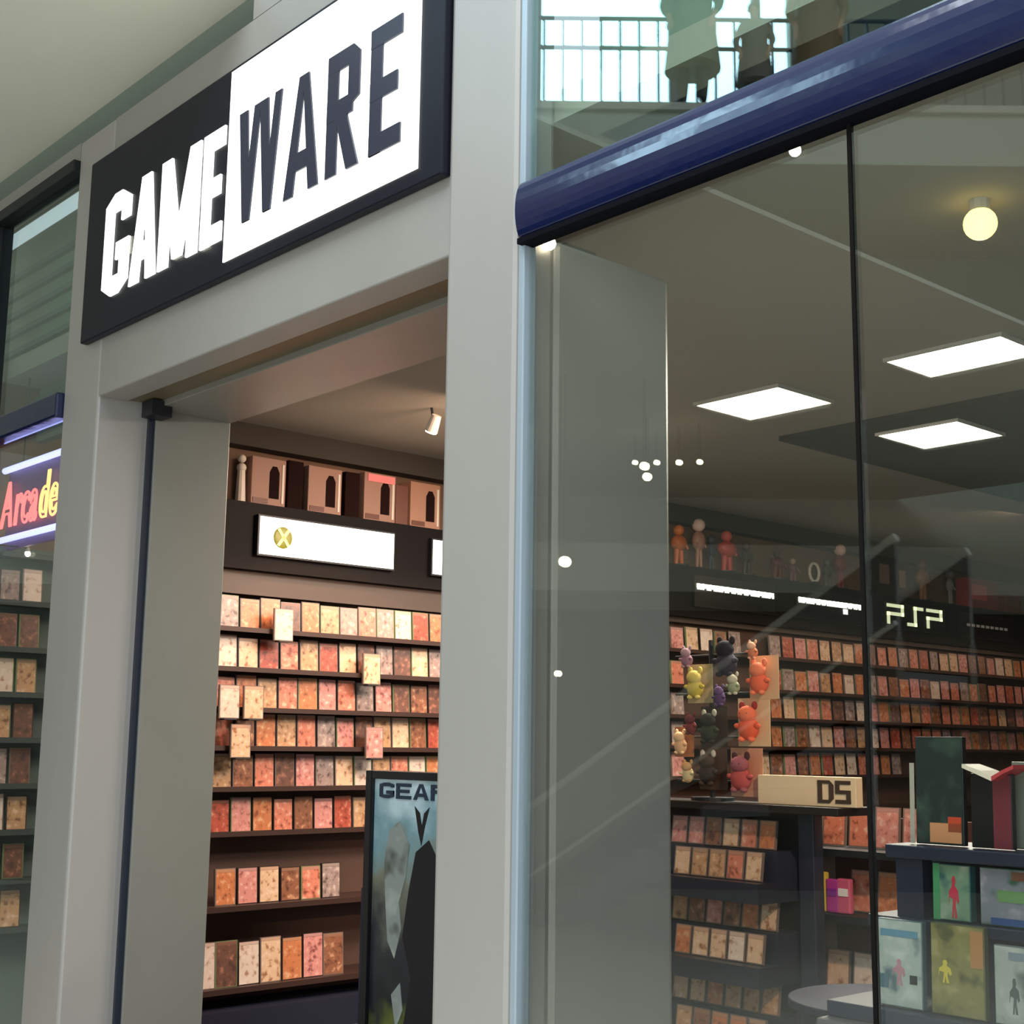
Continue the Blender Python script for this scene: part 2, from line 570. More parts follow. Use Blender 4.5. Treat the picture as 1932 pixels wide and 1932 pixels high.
# ---------------------------------------------------------------- ceiling lights in the shop
M_pan = mat('lit_diffuser', (255, 252, 240), 0.5, emit=14.0, ecolor=(255, 246, 226))
M_wmet = mat('white_enamel', (205, 200, 190), 0.4)
panels = [(-4.86, -4.30, 5.73, 6.21, 3.5, 'square ceiling light nearest the doorway, left one in front of dark ceiling'),
          (-3.63, -3.03, 5.72, 6.12, 3.5, 'square ceiling light right of the others, cut by the picture edge'),
          (-4.50, -3.98, 6.97, 7.48, 3.47, 'square ceiling light set in the dark ceiling field')]
for x0, x1, y0, y1, z, lb in panels:
    t = thing('ceiling_light', lb, 'ceiling light', ((x0 + x1) / 2, (y0 + y1) / 2, z - 0.02), 'ceiling light panels')
    fr = MB().box(x0 - 0.014, x1 + 0.014, y0 - 0.014, y0, z - 0.018, z).box(x0 - 0.014, x1 + 0.014, y1, y1 + 0.014, z - 0.018, z)
    fr.box(x0 - 0.014, x0, y0, y1, z - 0.018, z).box(x1, x1 + 0.014, y0, y1, z - 0.018, z)
    fr.obj('frame', M_wmet, t)
    MB().box(x0, x1, y0, y1, z - 0.012, z).obj('diffuser', M_pan, t)
    area('panel_light', ((x0 + x1) / 2, (y0 + y1) / 2, z - 0.03), ((x0 + x1) / 2, (y0 + y1) / 2, 0), x1 - x0, y1 - y0, 85, (1, 0.92, 0.80))

# round warm globe added on the ceiling in place of a mirrored mall lamp
t = thing('globe_light', 'round warm globe on the shop ceiling, stand-in for a mirrored mall lamp', 'lamp', (-2.3, 4.24, 3.34))
MB().tube((-2.3, 4.24, 3.46), (-2.3, 4.24, 3.5), 0.035).obj('base', M_wmet, t)
MB().ball((-2.3, 4.24, 3.415), 0.058, sub=3).obj('globe', mat('warm_globe', (255, 236, 150), 0.3, emit=3.0, ecolor=(255, 224, 130)), t)


def spotlight(loc, aim, lb, energy, z_ceil=3.5, color=(1.0, 0.62, 0.42), ang=75, lens=60.0):
    loc, aim = Vector(loc), Vector(aim)
    d = (aim - loc).normalized()
    t = thing('track_spotlight', lb, 'spotlight', loc, 'shop spotlights')
    MB().tube(loc - d * 0.05, (loc.x, loc.y, z_ceil), 0.008).obj('stem', M_dark, t)
    MB().tube(loc - d * 0.10, loc, 0.028, r2=0.038, seg=16).obj('housing', M_wmet, t)
    MB().tube(loc, loc + d * 0.006, 0.032, seg=16).obj('lens', mat('spot_lens', (255, 235, 215), 0.3, emit=lens, ecolor=(255, 225, 190)), t)
    l = D.lights.new('spot_lamp', 'SPOT')
    l.energy = energy
    l.color = color
    l.spot_size = math.radians(ang)
    l.spot_blend = 0.6
    l.shadow_soft_size = 0.04
    o = D.objects.new('spot_lamp', l)
    COL.objects.link(o)
    o.parent = t
    o.location = d * 0.02
    o.rotation_euler = d.to_track_quat('-Z', 'Y').to_euler()
    return t


# wall washers: one visible through the doorway, the run continues along the wall
spotlight((-6.0, 4.75, 3.36), (-7.0, 4.75, 1.6), 'small spotlight near the ceiling above the shelves, seen through the doorway', 60)
def small_lamp(p, lb, r, energy, col=(1, 0.85, 0.7)):
    t = thing('downlight', lb, 'lamp', (p.x, p.y, p.z), 'little lamps under the navy band')
    MB().tube((p.x, p.y, p.z + r * 0.7), (p.x, p.y, p.z + r * 2.2), r * 0.8, r2=r * 0.5).obj('housing', M_wmet, t)
    MB().tube((p.x, p.y + 0.0, p.z + r * 2), (p.x, 2.64, p.z + r * 2), 0.004).obj('arm', M_dark, t)
    MB().ball(p, r).obj('bulb', mat('lamp_bulb', (255, 244, 226), 0.3, emit=8.0, ecolor=(255, 240, 215)), t)


small_lamp(onY(1037, 460, 2.7), 'little bright lamp under the left end of the navy band', 0.02, 1)
small_lamp(onY(1500, 284, 2.7), 'little white lamp under the middle of the navy band', 0.016, 1)

small_lamp(onY(52, 1045, 2.85), 'small white lamp glowing under the neon sign in the left window', 0.016, 1)

# warm strip lamps under the canopy
for y0, y1, en in ((3.4, 7.4, 20), (7.6, 10.6, 4.5), (10.6, 13.9, 4.5)):
    a = area('canopy_strip_lamp', (-6.55, (y0 + y1) / 2, 2.63), (-6.9, (y0 + y1) / 2, 1.2), 0.12, y1 - y0, en, (1.0, 0.66, 0.46))
    # long side of the lamp runs along Y
    a.rotation_euler = (0, math.radians(14), 0)
area('warm_shop_lamps', (-5.4, 4.9, 3.3), (-7.0, 4.9, 1.0), 0.3, 1.6, 56, (1.0, 0.66, 0.48))
area('warm_shop_lamps', (-5.2, 10.2, 3.3), (-7.0, 10.6, 1.2), 0.3, 4.0, 11, (1.0, 0.66, 0.48))

def spot(name, loc, aim, energy, ang, color, size=0.08):
    l = D.lights.new(name, 'SPOT')
    l.energy, l.color, l.spot_size, l.spot_blend, l.shadow_soft_size = energy, color, math.radians(ang), 0.5, size
    o = D.objects.new(name, l)
    COL.objects.link(o)
    o.location = loc
    o.rotation_euler = (Vector(aim) - Vector(loc)).to_track_quat('-Z', 'Y').to_euler()


spot('gondola_fill_spot', (-0.6, 3.0, 3.42), (-3.9, 5.0, 1.25), 420, 38, (1.0, 0.72, 0.54))  # added spot with no fitting, brightens the dim gondola

# ---------------------------------------------------------------- wall shelving
WX = -7.0
SH_A = [2.25, 2.02, 1.79, 1.57, 1.34, 1.09]
SH_B = [2.34, 2.07, 1.84, 1.61, 1.38]
M_raillt = mat('price_rail', (150, 120, 96), 0.5)


def shelving(name_lb, y0, y1, shelves, extra, top=2.60, backm=None, shm=None):
    t = thing('wall_shelving', name_lb, 'shelving', (-7.1, (y0 + y1) / 2, 0), 'wall shelving bays')
    MB().box(-7.2, -7.12, y0, y1, 0.0, top).obj('back_panel', backm or M_back, t)
    for z in shelves:
        b = MB().box(-7.12, -6.965, y0, y1, z - 0.014, z)
        b.box(-6.965, -6.957, y0, y1, z - 0.02, z + 0.008)
        b.obj('shelf', shm or M_shelf, t)
    for x, z in extra:
        MB().box(-7.12, x + 0.03, y0, y1, z - 0.03, z).obj('shelf', M_shelf, t)
    MB().box(-7.12, -6.78, y0, y1, 0, 0.16).obj('plinth', mat('navy_plinth', (30, 32, 48), 0.5), t)
    return t


shelving('tall brown wall shelving seen through the doorway, filled with game cases', 3.42, 7.45, SH_A, ((-6.9, 0.70), (-6.86, 0.27)))
shelving('long brown wall shelving at the back, seen through the big window', 7.5, 14.4, SH_B, ((-6.95, 1.12), (-6.9, 0.7)))
shelving('narrow shelving right behind the left window', 2.72, 3.38, [2.55, 2.3, 2.06, 1.83, 1.6, 1.37, 1.14, 0.9, 0.66], (), backm=mat('cool_lit_back', (84, 100, 96), 0.7), shm=mat('cool_lit_shelf', (52, 64, 62), 0.5))  # grey-green carries the cool daylight on this bay

# canopy with lit signs
can = thing('sign_canopy', 'long black canopy over the wall shelving carrying the lit signs', 'canopy', (-7.05, 9, 2.6))
MB().box(-7.2, -6.985, 3.42, 14.4, 2.60, 3.0).obj('fascia', M_canopy, can)
MB().box(-7.2, -7.05, 3.42, 7.45, 2.46, 2.60).box(-7.2, -7.05, 7.45, 14.4, 2.56, 2.60).obj('lower_rail', mat('brown_rail', (72, 58, 50), 0.5), can)
struct('trim_15', MB().box(-7.2, -7.08, 3.0, 14.5, 3.36, 3.5), mat('grey_cove', (66, 62, 54), 0.8), label='grey cove where wall meets ceiling')

M_sgw = mat('lit_sign_white', (255, 255, 246), 0.4, emit=1.6, ecolor=(255, 253, 240))
M_sgb = mat('unlit_sign_black', (14, 13, 14), 0.3)
SX = -6.985
SGY = [4.23 + 1.31 * k for k in range(7)]


def wallsign(k, lb):
    t = thing('shelf_sign', lb, 'sign', (SX, SGY[k] + 0.5, 2.68), 'signs on the black canopy')
    return t


for k, lb in ((0, 'white lit canopy sign with a round yellow green emblem, seen through doorway'), (1, 'white lit canopy sign cut off by the right column of the doorway')):
    t = wallsign(k, lb)
    y0 = SGY[k]
    MB().box(SX, SX + 0.035, y0 - 0.01, y0 + 1.0, 2.685, 2.93).obj('housing', M_dark, t)
    MB().box(SX + 0.035, SX + 0.04, y0, y0 + 0.99, 2.695, 2.92).obj('lit_face', M_sgw, t, 0.002)
    em = MB()
    cy, cz = y0 + 0.16, 2.805
    em.ball((SX + 0.04, cy, cz), 0.066, 0, sc=(0.12, 1, 1), sub=3)
    eo = em.obj('round_emblem', mat('yellow_green_emblem', (150, 150, 44), 0.4, emit=0.12), t)
    x_ = MB()
    for s_ in (-1, 1):
        x_.prism([(cy - 0.045, cz + s_ * 0.045), (cy - 0.028, cz + s_ * 0.055), (cy + 0.045, cz - s_ * 0.045), (cy + 0.028, cz - s_ * 0.055)], 'x', SX + 0.046, SX + 0.051)
    x_.obj('emblem_cross', mat('pale_green_mark', (226, 230, 150), 0.4, emit=0.5), eo)
for k, lb in ((3, 'black canopy sign with a long glowing white line of lettering, left of its twin'), (4, 'black canopy sign with a glowing line of lettering left of the three letter sign')):
    t = wallsign(k, lb)
    y0 = SGY[k]
    MB().box(SX, SX + 0.035, y0 - 0.01, y0 + 1.0, 2.685, 2.93).obj('housing', M_sgb, t)
    b = MB()
    y = y0 + 0.02
    random.seed(k)
    while y < y0 + 0.94:
        wdt = random.choice((0.05, 0.065, 0.075))
        b.box(SX + 0.035, SX + 0.042, y, y + wdt, 2.83, 2.865)
        b.box(SX + 0.035, SX + 0.042, y, y + 0.02, 2.818, 2.865)
        b.box(SX + 0.035, SX + 0.042, y + wdt - 0.02, y + wdt, 2.818, 2.84)
        y += wdt + 0.010
    if k == 4:
        b.box(SX + 0.035, SX + 0.042, y0 + 0.66, y0 + 0.72, 2.765, 2.81)
    b.obj('glowing_lettering', M_sgw, t)
t = wallsign(5, 'black canopy sign with three big glowing angular letters')
y0 = SGY[5]
MB().box(SX, SX + 0.035, y0 - 0.01, y0 + 1.02, 2.685, 2.93).obj('housing', M_sgb, t)
M_psp = mat('pale_lit_letter', (232, 238, 200), 0.4, emit=0.85, ecolor=(226, 232, 190))
for ch, a0 in (('P', 0.03), ('S', 0.36), ('P', 0.69)):
    b = MB()
    ya, yb, zt, zb, tt = y0 + a0, y0 + a0 + 0.27, 2.915, 2.73, 0.03
    X0, X1 = SX + 0.035, SX + 0.042
    if ch == 'P':
        b.box(X0, X1, ya, yb, zt - tt, zt).box(X0, X1, yb - 0.04, yb, 2.81, zt).box(X0, X1, ya, yb, 2.81, 2.81 + tt).box(X0, X1, ya, ya + 0.04, zb, 2.84)
    else:
        m_ = (ya + yb) / 2
        b.box(X0, X1, m_ - 0.02, yb, zt - tt, zt).box(X0, X1, m_ - 0.02, m_ + 0.02, zb, zt).box(X0, X1, ya, m_ + 0.02, zb, zb + tt)
    b.obj('letter', M_psp, t)
t = wallsign(6, 'dim black canopy sign furthest along the wall, small pale lettering')
y0 = SGY[6]
MB().box(SX, SX + 0.035, y0 - 0.01, y0 + 1.0, 2.685, 2.93).obj('housing', M_sgb, t)
b = MB()
for i in range(9):
    b.box(SX + 0.035, SX + 0.04, y0 + 0.1 + i * 0.09, y0 + 0.155 + i * 0.09, 2.80, 2.825)
b.obj('lettering', mat('dim_lit_letter', (150, 140, 130), 0.4, emit=0.25), t)

# ---------------------------------------------------------------- game cases
def toward(c, k=0.28, t=(186, 132, 106)):
    return tuple(int(a * (1 - k) + b * k) for a, b in zip(c, t))


FAM = {
    'salmon': ((226, 128, 104), (120, 52, 40), (250, 205, 180)),
    'cream': ((236, 206, 168), (150, 96, 62), (255, 240, 220)),
    'red': ((176, 66, 50), (100, 36, 28), (230, 160, 130)),
    'orange': ((206, 120, 70), (130, 66, 38), (240, 196, 150)),
    'brown': ((128, 78, 54), (50, 28, 22), (220, 170, 130)),
    'pink': ((224, 146, 142), (130, 60, 66), (250, 220, 215)),
    'grey': ((150, 140, 138), (60, 56, 62), (225, 215, 205)),
    'tan': ((196, 156, 112), (96, 66, 44), (240, 215, 180)),
    'dark': ((84, 58, 50), (40, 30, 30), (176, 116, 96)),
    'white': ((240, 228, 214), (170, 130, 112), (255, 252, 246)),
}
M_case = {'a': mat('case_plastic_grey', (120, 104, 96), 0.35), 'b': mat('case_plastic_dark', (46, 36, 34), 0.35), 'c': mat('case_plastic_green', (110, 124, 84), 0.35)}
for _k in FAM:
    FAM[_k] = tuple(toward(c) for c in FAM[_k])
MESH = {}


def case_mesh(fam, wd, ht, body='b', face='x'):
    key = (fam, wd, ht, body, face)
    if key in MESH:
        return MESH[key]
    main, sec, lt = FAM[fam]
    b = MB()
    # front looks along +X (or -Y for face 'y'); origin at base centre
    if face == 'x':
        b.box(-0.007, 0.007, -wd / 2, wd / 2, 0, ht, 0)
        b.box(0.007, 0.0078, -wd / 2 + 0.007, wd / 2 - 0.005, 0.005, ht - 0.022, 1)
        b.box(0.007, 0.0078, -wd / 2 + 0.007, wd / 2 - 0.005, ht - 0.021, ht - 0.004, 2)
    else:
        b.box(-wd / 2, wd / 2, -0.007, 0.007, 0, ht, 0)
        b.box(-wd / 2 + 0.007, wd / 2 - 0.005, -0.0078, -0.007, 0.005, ht - 0.022, 1)
        b.box(-wd / 2 + 0.007, wd / 2 - 0.005, -0.0078, -0.007, ht - 0.021, ht - 0.004, 2)
    bmesh.ops.recalc_face_normals(b.bm, faces=b.bm.faces[:])
    me = D.meshes.new('game_case')
    b.bm.to_mesh(me)
    b.bm.free()
    me.materials.append(M_case[body])
    me.materials.append(cover('cover_' + fam, main, sec, lt, 30.0))
    me.materials.append(mat('title_band_' + fam, tuple(int(x * 0.5 + y * 0.5) for x, y in zip(sec, lt)), 0.4))
    MESH[key] = me
    return me


def through(P):
    """does the sight line from the camera reach P through an opening of the shopfront?"""
    P = Vector(P)
    d = P - CAM
    x, y, _ = toPx(P)
    if not (-25 < x < 1957 and -25 < y < 1960):
        return None
    a = CAM + d * (2.6 / d.y)
    c = CAM + d * (3.26 / d.y)
    if P.y > 3.26:
        if -5.67 < c.x and a.x < -3.2 and a.z < 3.12:
            return 'door'
        if c.x > -2.88 and a.x > -2.86 and a.z < 3.07:
            return 'pane'
        return None
    if -7.03 < a.x < -6.08:
        return 'left'
    if a.x > -2.84:
        return 'pane'
    return None


CAND = []          # (size, mesh key, location, rotation, row key, px)
fams_warm = ['salmon', 'cream', 'red', 'orange', 'brown', 'pink', 'tan', 'salmon', 'cream', 'dark', 'grey', 'white', 'orange', 'brown', 'pink']


def wall_row(y0, y1, z, x, row, pitch=0.142, ht=0.196, wd=0.134, view='door', fams=fams_warm, skip=()):
    n = int((y1 - y0) / pitch)
    last = None
    for i in range(n):
        y = y0 + (i + 0.5) * pitch
        fam = random.choice(fams)
        if fam == last:
            fam = random.choice(fams)
        last = fam
        P = Vector((x, y, z))
        if through(P + Vector((0, 0, ht * 0.6))) != view:
            continue
        px, py, dd = toPx(P + Vector((0, 0, ht * 0.5)))
        if any(a <= px <= c and b_ <= py <= d for a, b_, c, d in skip):
            continue
        CAND.append((wd * ht / dd ** 2, (fam, wd, round(ht - random.choice((0, 0, 0, 0.012)), 3), random.choice('abbc'), 'x'), P, (0, math.radians(-4), random.uniform(-0.05, 0.05)), row, px))


random.seed(21)
door_skip = [(700, 1480, 900, 1940)]
pane_skip = [(1700, 1400, 1960, 1960), (1290, 1215, 1440, 1500), (1268, 1500, 1760, 1960)]
for i, z in enumerate(SH_A):
    wall_row(3.46, 6.0, z, -7.035, ('door', i), skip=door_skip)
wall_row(3.46, 6.0, 0.70, -6.93, ('door', 6), ht=0.2, skip=door_skip + [(655, 1480, 900, 1940)])
wall_row(3.46, 6.0, 0.27, -6.88, ('door', 7), ht=0.245, wd=0.14, skip=door_skip + [(655, 1480, 900, 1940)])
for i, z in enumerate(SH_B):
    wall_row(7.6, 14.3, z, -7.035, ('pane', i), view='pane', pitch=0.175, wd=0.15, ht=0.19, skip=pane_skip)
cool = ['grey', 'dark', 'white', 'grey', 'dark', 'tan']
for i, z in enumerate([2.3, 2.06, 1.83, 1.6, 1.37, 1.14, 0.9, 0.66]):
    wall_row(2.74, 3.34, z, -7.035, ('left', i), view='left', ht=0.185, pitch=0.12, wd=0.108, fams=cool)

# second layer: a few cases set forward so that they overlap the shelf edge below
random.seed(5)
ov = []
for px, py, fam in ((432, 1332, 'white'), (478, 1328, 'cream'), (700, 1300, 'cream'), (452, 1432, 'cream'), (705, 1430, 'pink'), (535, 1178, 'white')):
    p = onX(px, py, -6.93)
    p.z = min(SH_A, key=lambda q: abs(q - 0.06 - p.z)) - 0.06
    CAND.append((9, (fam, 0.132, 0.19, 'a', 'x'), p, (0, math.radians(-2), 0), ('over', 0), px))

CAND.sort(key=lambda c: -c[0])
MAXI = 284
ind, rest = CAND[:MAXI], CAND[MAXI:]
rows = {}
for c in ind:
    rows.setdefault(c[4], []).append(c)
WHERE = {'door': 'of the wall seen through the doorway', 'pane': 'of the far wall behind the window', 'left': 'behind the left window'}
for key, lst in rows.items():
    lst.sort(key=lambda c: c[5])
    for n, c in enumerate(lst):
        fam = c[1][0]
        o = D.objects.new('game_case', case_mesh(*c[1]))
        COL.objects.link(o)
        o.location = c[2]
        o.rotation_euler = c[3]
        view, sh = key
        if view == 'over':
            lb = f"{fam} game case hung forward over a shelf edge, {ordinal(n + 1)} such from the left"
            gr = 'cases hung forward of the doorway shelves'
            cc = c[2]
            hk = MB().box(-6.956, -6.95, cc.y - 0.04, cc.y + 0.04, cc.z - 0.005, cc.z + 0.066).box(-6.95, -6.905, cc.y - 0.04, cc.y + 0.04, cc.z - 0.008, cc.z - 0.002)
            me_ = D.meshes.new('holder')
            for v in hk.bm.verts:
                v.co -= Vector(c[2])
            hk.bm.to_mesh(me_)
            hk.bm.free()
            me_.materials.append(M_dark)
            h_o = D.objects.new('holder', me_)
            COL.objects.link(h_o)
            h_o.parent = o
        else:
            lb = f"{fam} game case, {ordinal(n + 1)} from left, {ordinal(sh + 1)} shelf down {WHERE[view]}"
            gr = f"game cases on the shelves {WHERE[view]}"
        tag(o, lb, 'game case', gr)
if rest:
    b = MB()
    mats = []
    for c in rest:
        me = case_mesh(*c[1])
        k = len(mats)
        for mm in me.materials:
            if mm not in mats:
                mats.append(mm)
        tmp = bmesh.new()
        tmp.from_mesh(me)
        bmesh.ops.rotate(tmp, verts=tmp.verts, cent=(0, 0, 0), matrix=Matrix.Rotation(c[3][1], 3, 'Y'))
        bmesh.ops.translate(tmp, verts=tmp.verts, vec=c[2])
        for f in tmp.faces:
            f.material_index = mats.index(me.materials[f.material_index])
        m2 = D.meshes.new('tmp')
        tmp.to_mesh(m2)
        tmp.free()
        b.bm.from_mesh(m2)
        D.meshes.remove(m2)
    o = b.obj('game_cases', mats)
    tag(o, 'mass of small game cases furthest away on the long back wall shelves', 'game cases', None, 'stuff')

# ---------------------------------------------------------------- things on top of the canopy
TOPZ = 3.0
M_pbox = mat('pale_pink_card', (164, 126, 108), 0.6)
M_ptrim = mat('white_trim', (226, 216, 200), 0.45)
M_dkart = mat('dark_print', (34, 18, 16), 0.85, spec=0.1)
M_brown = mat('brown_print', (110, 64, 44), 0.5)


def display_box(yc, wd, ht, lb, bodym=M_pbox, topm=None, dark=True, x=-7.10):
    t = thing('display_box', lb, 'box', (x, yc, TOPZ), 'boxes on top of the canopy')
    MB().box(x - 0.06, x + 0.05, yc - wd / 2, yc + wd / 2, TOPZ, TOPZ + ht).obj('carton', bodym, t, 0.004)
    if dark:
        b = MB()
        pts = [(yc + wd * 0.02, TOPZ + ht * 0.18), (yc + wd * 0.30, TOPZ + ht * 0.18), (yc + wd * 0.30, TOPZ + ht * 0.72), (yc + wd * 0.22, TOPZ + ht * 0.84), (yc + wd * 0.10, TOPZ + ht * 0.84), (yc + wd * 0.02, TOPZ + ht * 0.72)]
        b.prism(pts, 'x', x + 0.05, x + 0.054)
        b.obj('dark_figure_print', M_dkart, t)
        MB().box(x + 0.05, x + 0.055, yc + wd * 0.38, yc + wd * 0.44, TOPZ + ht * 0.1, TOPZ + ht * 0.9).obj('white_stripe', M_ptrim, t)
        MB().box(x + 0.05, x + 0.054, yc - wd * 0.45, yc - wd * 0.02, TOPZ + ht * 0.06, TOPZ + ht * 0.16).obj('caption_strip', M_brown, t)
    if topm:
        MB().box(x + 0.05, x + 0.056, yc - wd * 0.4, yc + wd * 0.45, TOPZ + ht * 0.82, TOPZ + ht * 0.97).obj('lit_top_strip', topm, t)  # bright strip paints the light on the carton top
    return t


def ypx(px, py):
    return onX(px, py, -7.05).y


display_box(ypx(505, 960), 0.24, 0.30, 'pale box with a dark figure, leftmost pale one on the canopy')
display_box(ypx(556, 960), 0.11, 0.31, 'dark box between the first two pale boxes on the canopy', M_dkart, dark=False)
display_box(ypx(612, 965), 0.25, 0.30, 'pale box with a dark figure, second pale one on the canopy')
display_box(ypx(664, 965), 0.11, 0.30, 'very dark box beside the pink topped box on the canopy', M_dkart, dark=False)
display_box(ypx(716, 972), 0.25, 0.32, 'box with painted pink lit top and dark figure on the canopy', topm=mat('lit_pink_top', (255, 150, 150), 0.2))
display_box(ypx(758, 980), 0.10, 0.27, 'brown box left of the last pale box on the canopy', M_brown, dark=False)
display_box(ypx(802, 985), 0.25, 0.31, 'pale brown box with a dark figure beside the right column', mat('tan_card', (176, 130, 104), 0.5))
t = thing('figurine', 'slim white figurine at the left end of the canopy top', 'figurine', (-7.08, ypx(458, 940), TOPZ), 'figurines on top of the canopy')
yy = ypx(458, 940)
MB().tube((-7.08, yy, TOPZ), (-7.08, yy, TOPZ + 0.012), 0.04).obj('base', M_dark, t)
MB().tube((-7.08, yy, TOPZ + 0.012), (-7.08, yy, TOPZ + 0.22), 0.032, r2=0.022).ball((-7.08, yy, TOPZ + 0.22), 0.03).obj('body', M_ptrim, t)
MB().ball((-7.08, yy, TOPZ + 0.275), 0.026).obj('head', M_ptrim, t)


def mk(name, c, r=0.5):
    return mat(name, c, r)


def figurine(px, py, ht, c1, c2, lb, wd=0.07):
    y = onX(px, py, -7.05).y
    x = -7.07
    t = thing('figurine', lb, 'figurine', (x, y, TOPZ), 'figurines on top of the canopy')
    m1, m2 = mk('fig_%d_%d_%d' % c1, c1), mk('fig_%d_%d_%d' % c2, c2)
    MB().tube((x, y, TOPZ), (x, y, TOPZ + 0.015), wd * 0.8, seg=14).obj('base', M_dark, t)
    b = MB()
    for s in (-1, 1):
        b.tube((x, y + s * wd * 0.35, TOPZ + 0.01), (x, y + s * wd * 0.2, TOPZ + ht * 0.42), wd * 0.16, r2=wd * 0.24)
    b.ball((x, y, TOPZ + ht * 0.55), ht * 0.2, sc=(0.55 * wd / 0.07, 0.8 * wd / 0.07, 1))
    for s in (-1, 1):
        b.tube((x, y + s * wd * 0.45, TOPZ + ht * 0.66), (x + 0.03, y + s * wd * 0.75, TOPZ + ht * 0.42), wd * 0.14, r2=wd * 0.1)
    b.obj('body', m1, t)
    MB().ball((x, y, TOPZ + ht * 0.85), ht * 0.13).obj('head', m2, t)
    return t


figurine(1284, 985, 0.34, (190, 96, 40), (220, 120, 50), 'orange figurine at the left edge of the window view, on the canopy', 0.10)
figurine(1322, 1010, 0.42, (170, 120, 100), (250, 215, 190), 'tall pale headed figurine on the canopy left of the red one', 0.07)
figurine(1375, 1060, 0.36, (186, 66, 56), (214, 96, 84), 'stout red figurine on the canopy above the first glowing sign', 0.12)
figurine(1346, 1050, 0.3, (40, 48, 66), (60, 60, 70), 'dark blue figurine squeezed left of the stout red one', 0.06)
figurine(1412, 1065, 0.3, (52, 44, 36), (80, 60, 46), 'dark brown figurine right of the stout red one', 0.10)
figurine(1470, 1085, 0.27, (96, 32, 30), (60, 30, 32), 'dark red figurine above the gap between the two glowing signs', 0.13)
figurine(1500, 1095, 0.22, (120, 84, 84), (170, 140, 120), 'small greyish pink figurine above the left end of the second sign', 0.08)
figurine(1590, 1100, 0.42, (120, 40, 46), (240, 200, 180), 'tall red figurine with pale head left of the pane joint', 0.08)
figurine(1565, 1105, 0.26, (60, 66, 44), (90, 90, 66), 'olive figurine beside the tall red one near the pane joint', 0.10)
figurine(1745, 1120, 0.42, (150, 104, 66), (110, 80, 60), 'tall tan figurine on the canopy above the three letter sign', 0.10)
figurine(1797, 1135, 0.36, (140, 134, 126), (90, 86, 84), 'slim grey figurine on the canopy right of the tan one', 0.06)
# ring shaped trophy
y = onX(1540, 1085, -7.05).y
t = thing('ring_trophy', 'small pale ring on a foot above the second glowing sign', 'trophy', (-7.07, y, TOPZ))
b = MB()
for k in range(16):
    a1, a2 = k * math.pi / 8, (k + 1) * math.pi / 8
    b.tube((-7.07, y + 0.07 * math.cos(a1), TOPZ + 0.12 + 0.08 * math.sin(a1)), (-7.07, y + 0.07 * math.cos(a2), TOPZ + 0.12 + 0.08 * math.sin(a2)), 0.013, seg=6)
b.obj('ring', M_ptrim, t)
MB().box(-7.1, -7.04, y - 0.04, y + 0.04, TOPZ, TOPZ + 0.035).obj('foot', M_dark, t)


def carton(px, py, wd, ht, m_, lb, mband=None):
    y = onX(px, py, -7.05).y
    t = thing('display_box', lb, 'box', (-7.1, y, TOPZ), 'boxes on top of the canopy')
    MB().box(-7.16, -7.03, y - wd / 2, y + wd / 2, TOPZ, TOPZ + ht).obj('carton', m_, t, 0.004)
    if mband:
        MB().box(-7.03, -7.025, y - wd * 0.35, y + wd * 0.1, TOPZ + ht * 0.3, TOPZ + ht * 0.8).obj('printed_picture', mband, t)
    return t


carton(1670, 1100, 0.34, 0.36, M_dkart, 'dark box right of the pane joint above the three letter sign', mk('greyish_print', (120, 100, 88)))
carton(1702, 1105, 0.22, 0.32, mk('maroon_card', (66, 30, 26)), 'maroon box between the dark box and tan figurine', mk('pale_print', (150, 120, 100)))
carton(1853, 1150, 0.6, 0.30, mk('red_card', (150, 30, 40)), 'wide red box far along the canopy', mk('bright_red_print', (220, 60, 70)))
carton(1912, 1158, 0.3, 0.2, mk('deep_red_card', (110, 24, 32)), 'low deep red box right of the wide red box')

# ---------------------------------------------------------------- gondola with handheld games
GY = 5.0
M_gon = mat('dark_blue_steel', (40, 42, 56), 0.45)
M_gonb = mat('black_brown_edge', (26, 18, 16), 0.5)
p_end = onY(1612, 1520, GY).x
gon = thing('gondola_shelf', 'black freestanding shelf unit behind the window with stepped rows of small games', 'shelf unit', (-4.1, GY + 0.2, 0))
MB().box(-4.75, -3.74, GY + 0.1, GY + 0.13, 0, 1.325).obj('back_panel', M_gonb, gon)
MB().box(-3.74, -3.655, GY + 0.06, GY + 0.13, 0, 1.325).obj('end_post', M_gon, gon, 0.006)
MB().box(-4.75, p_end, GY - 0.12, GY + 0.13, 1.325, 1.36).obj('top_board', M_gonb, gon, 0.004)
for z in (1.045, 0.70, 0.35):
    b = MB()
    b.box(-4.75, -3.76, GY - 0.20, GY + 0.1, z - 0.10, z - 0.015)
    b.box(-4.75, -3.76, GY - 0.06, GY + 0.1, z - 0.015, z + 0.115)
    b.obj('stepped_tray', M_gon, gon)
fams_g = ['tan', 'cream', 'salmon', 'brown', 'orange', 'white', 'tan', 'pink', 'cream']
random.seed(11)
gi = {}
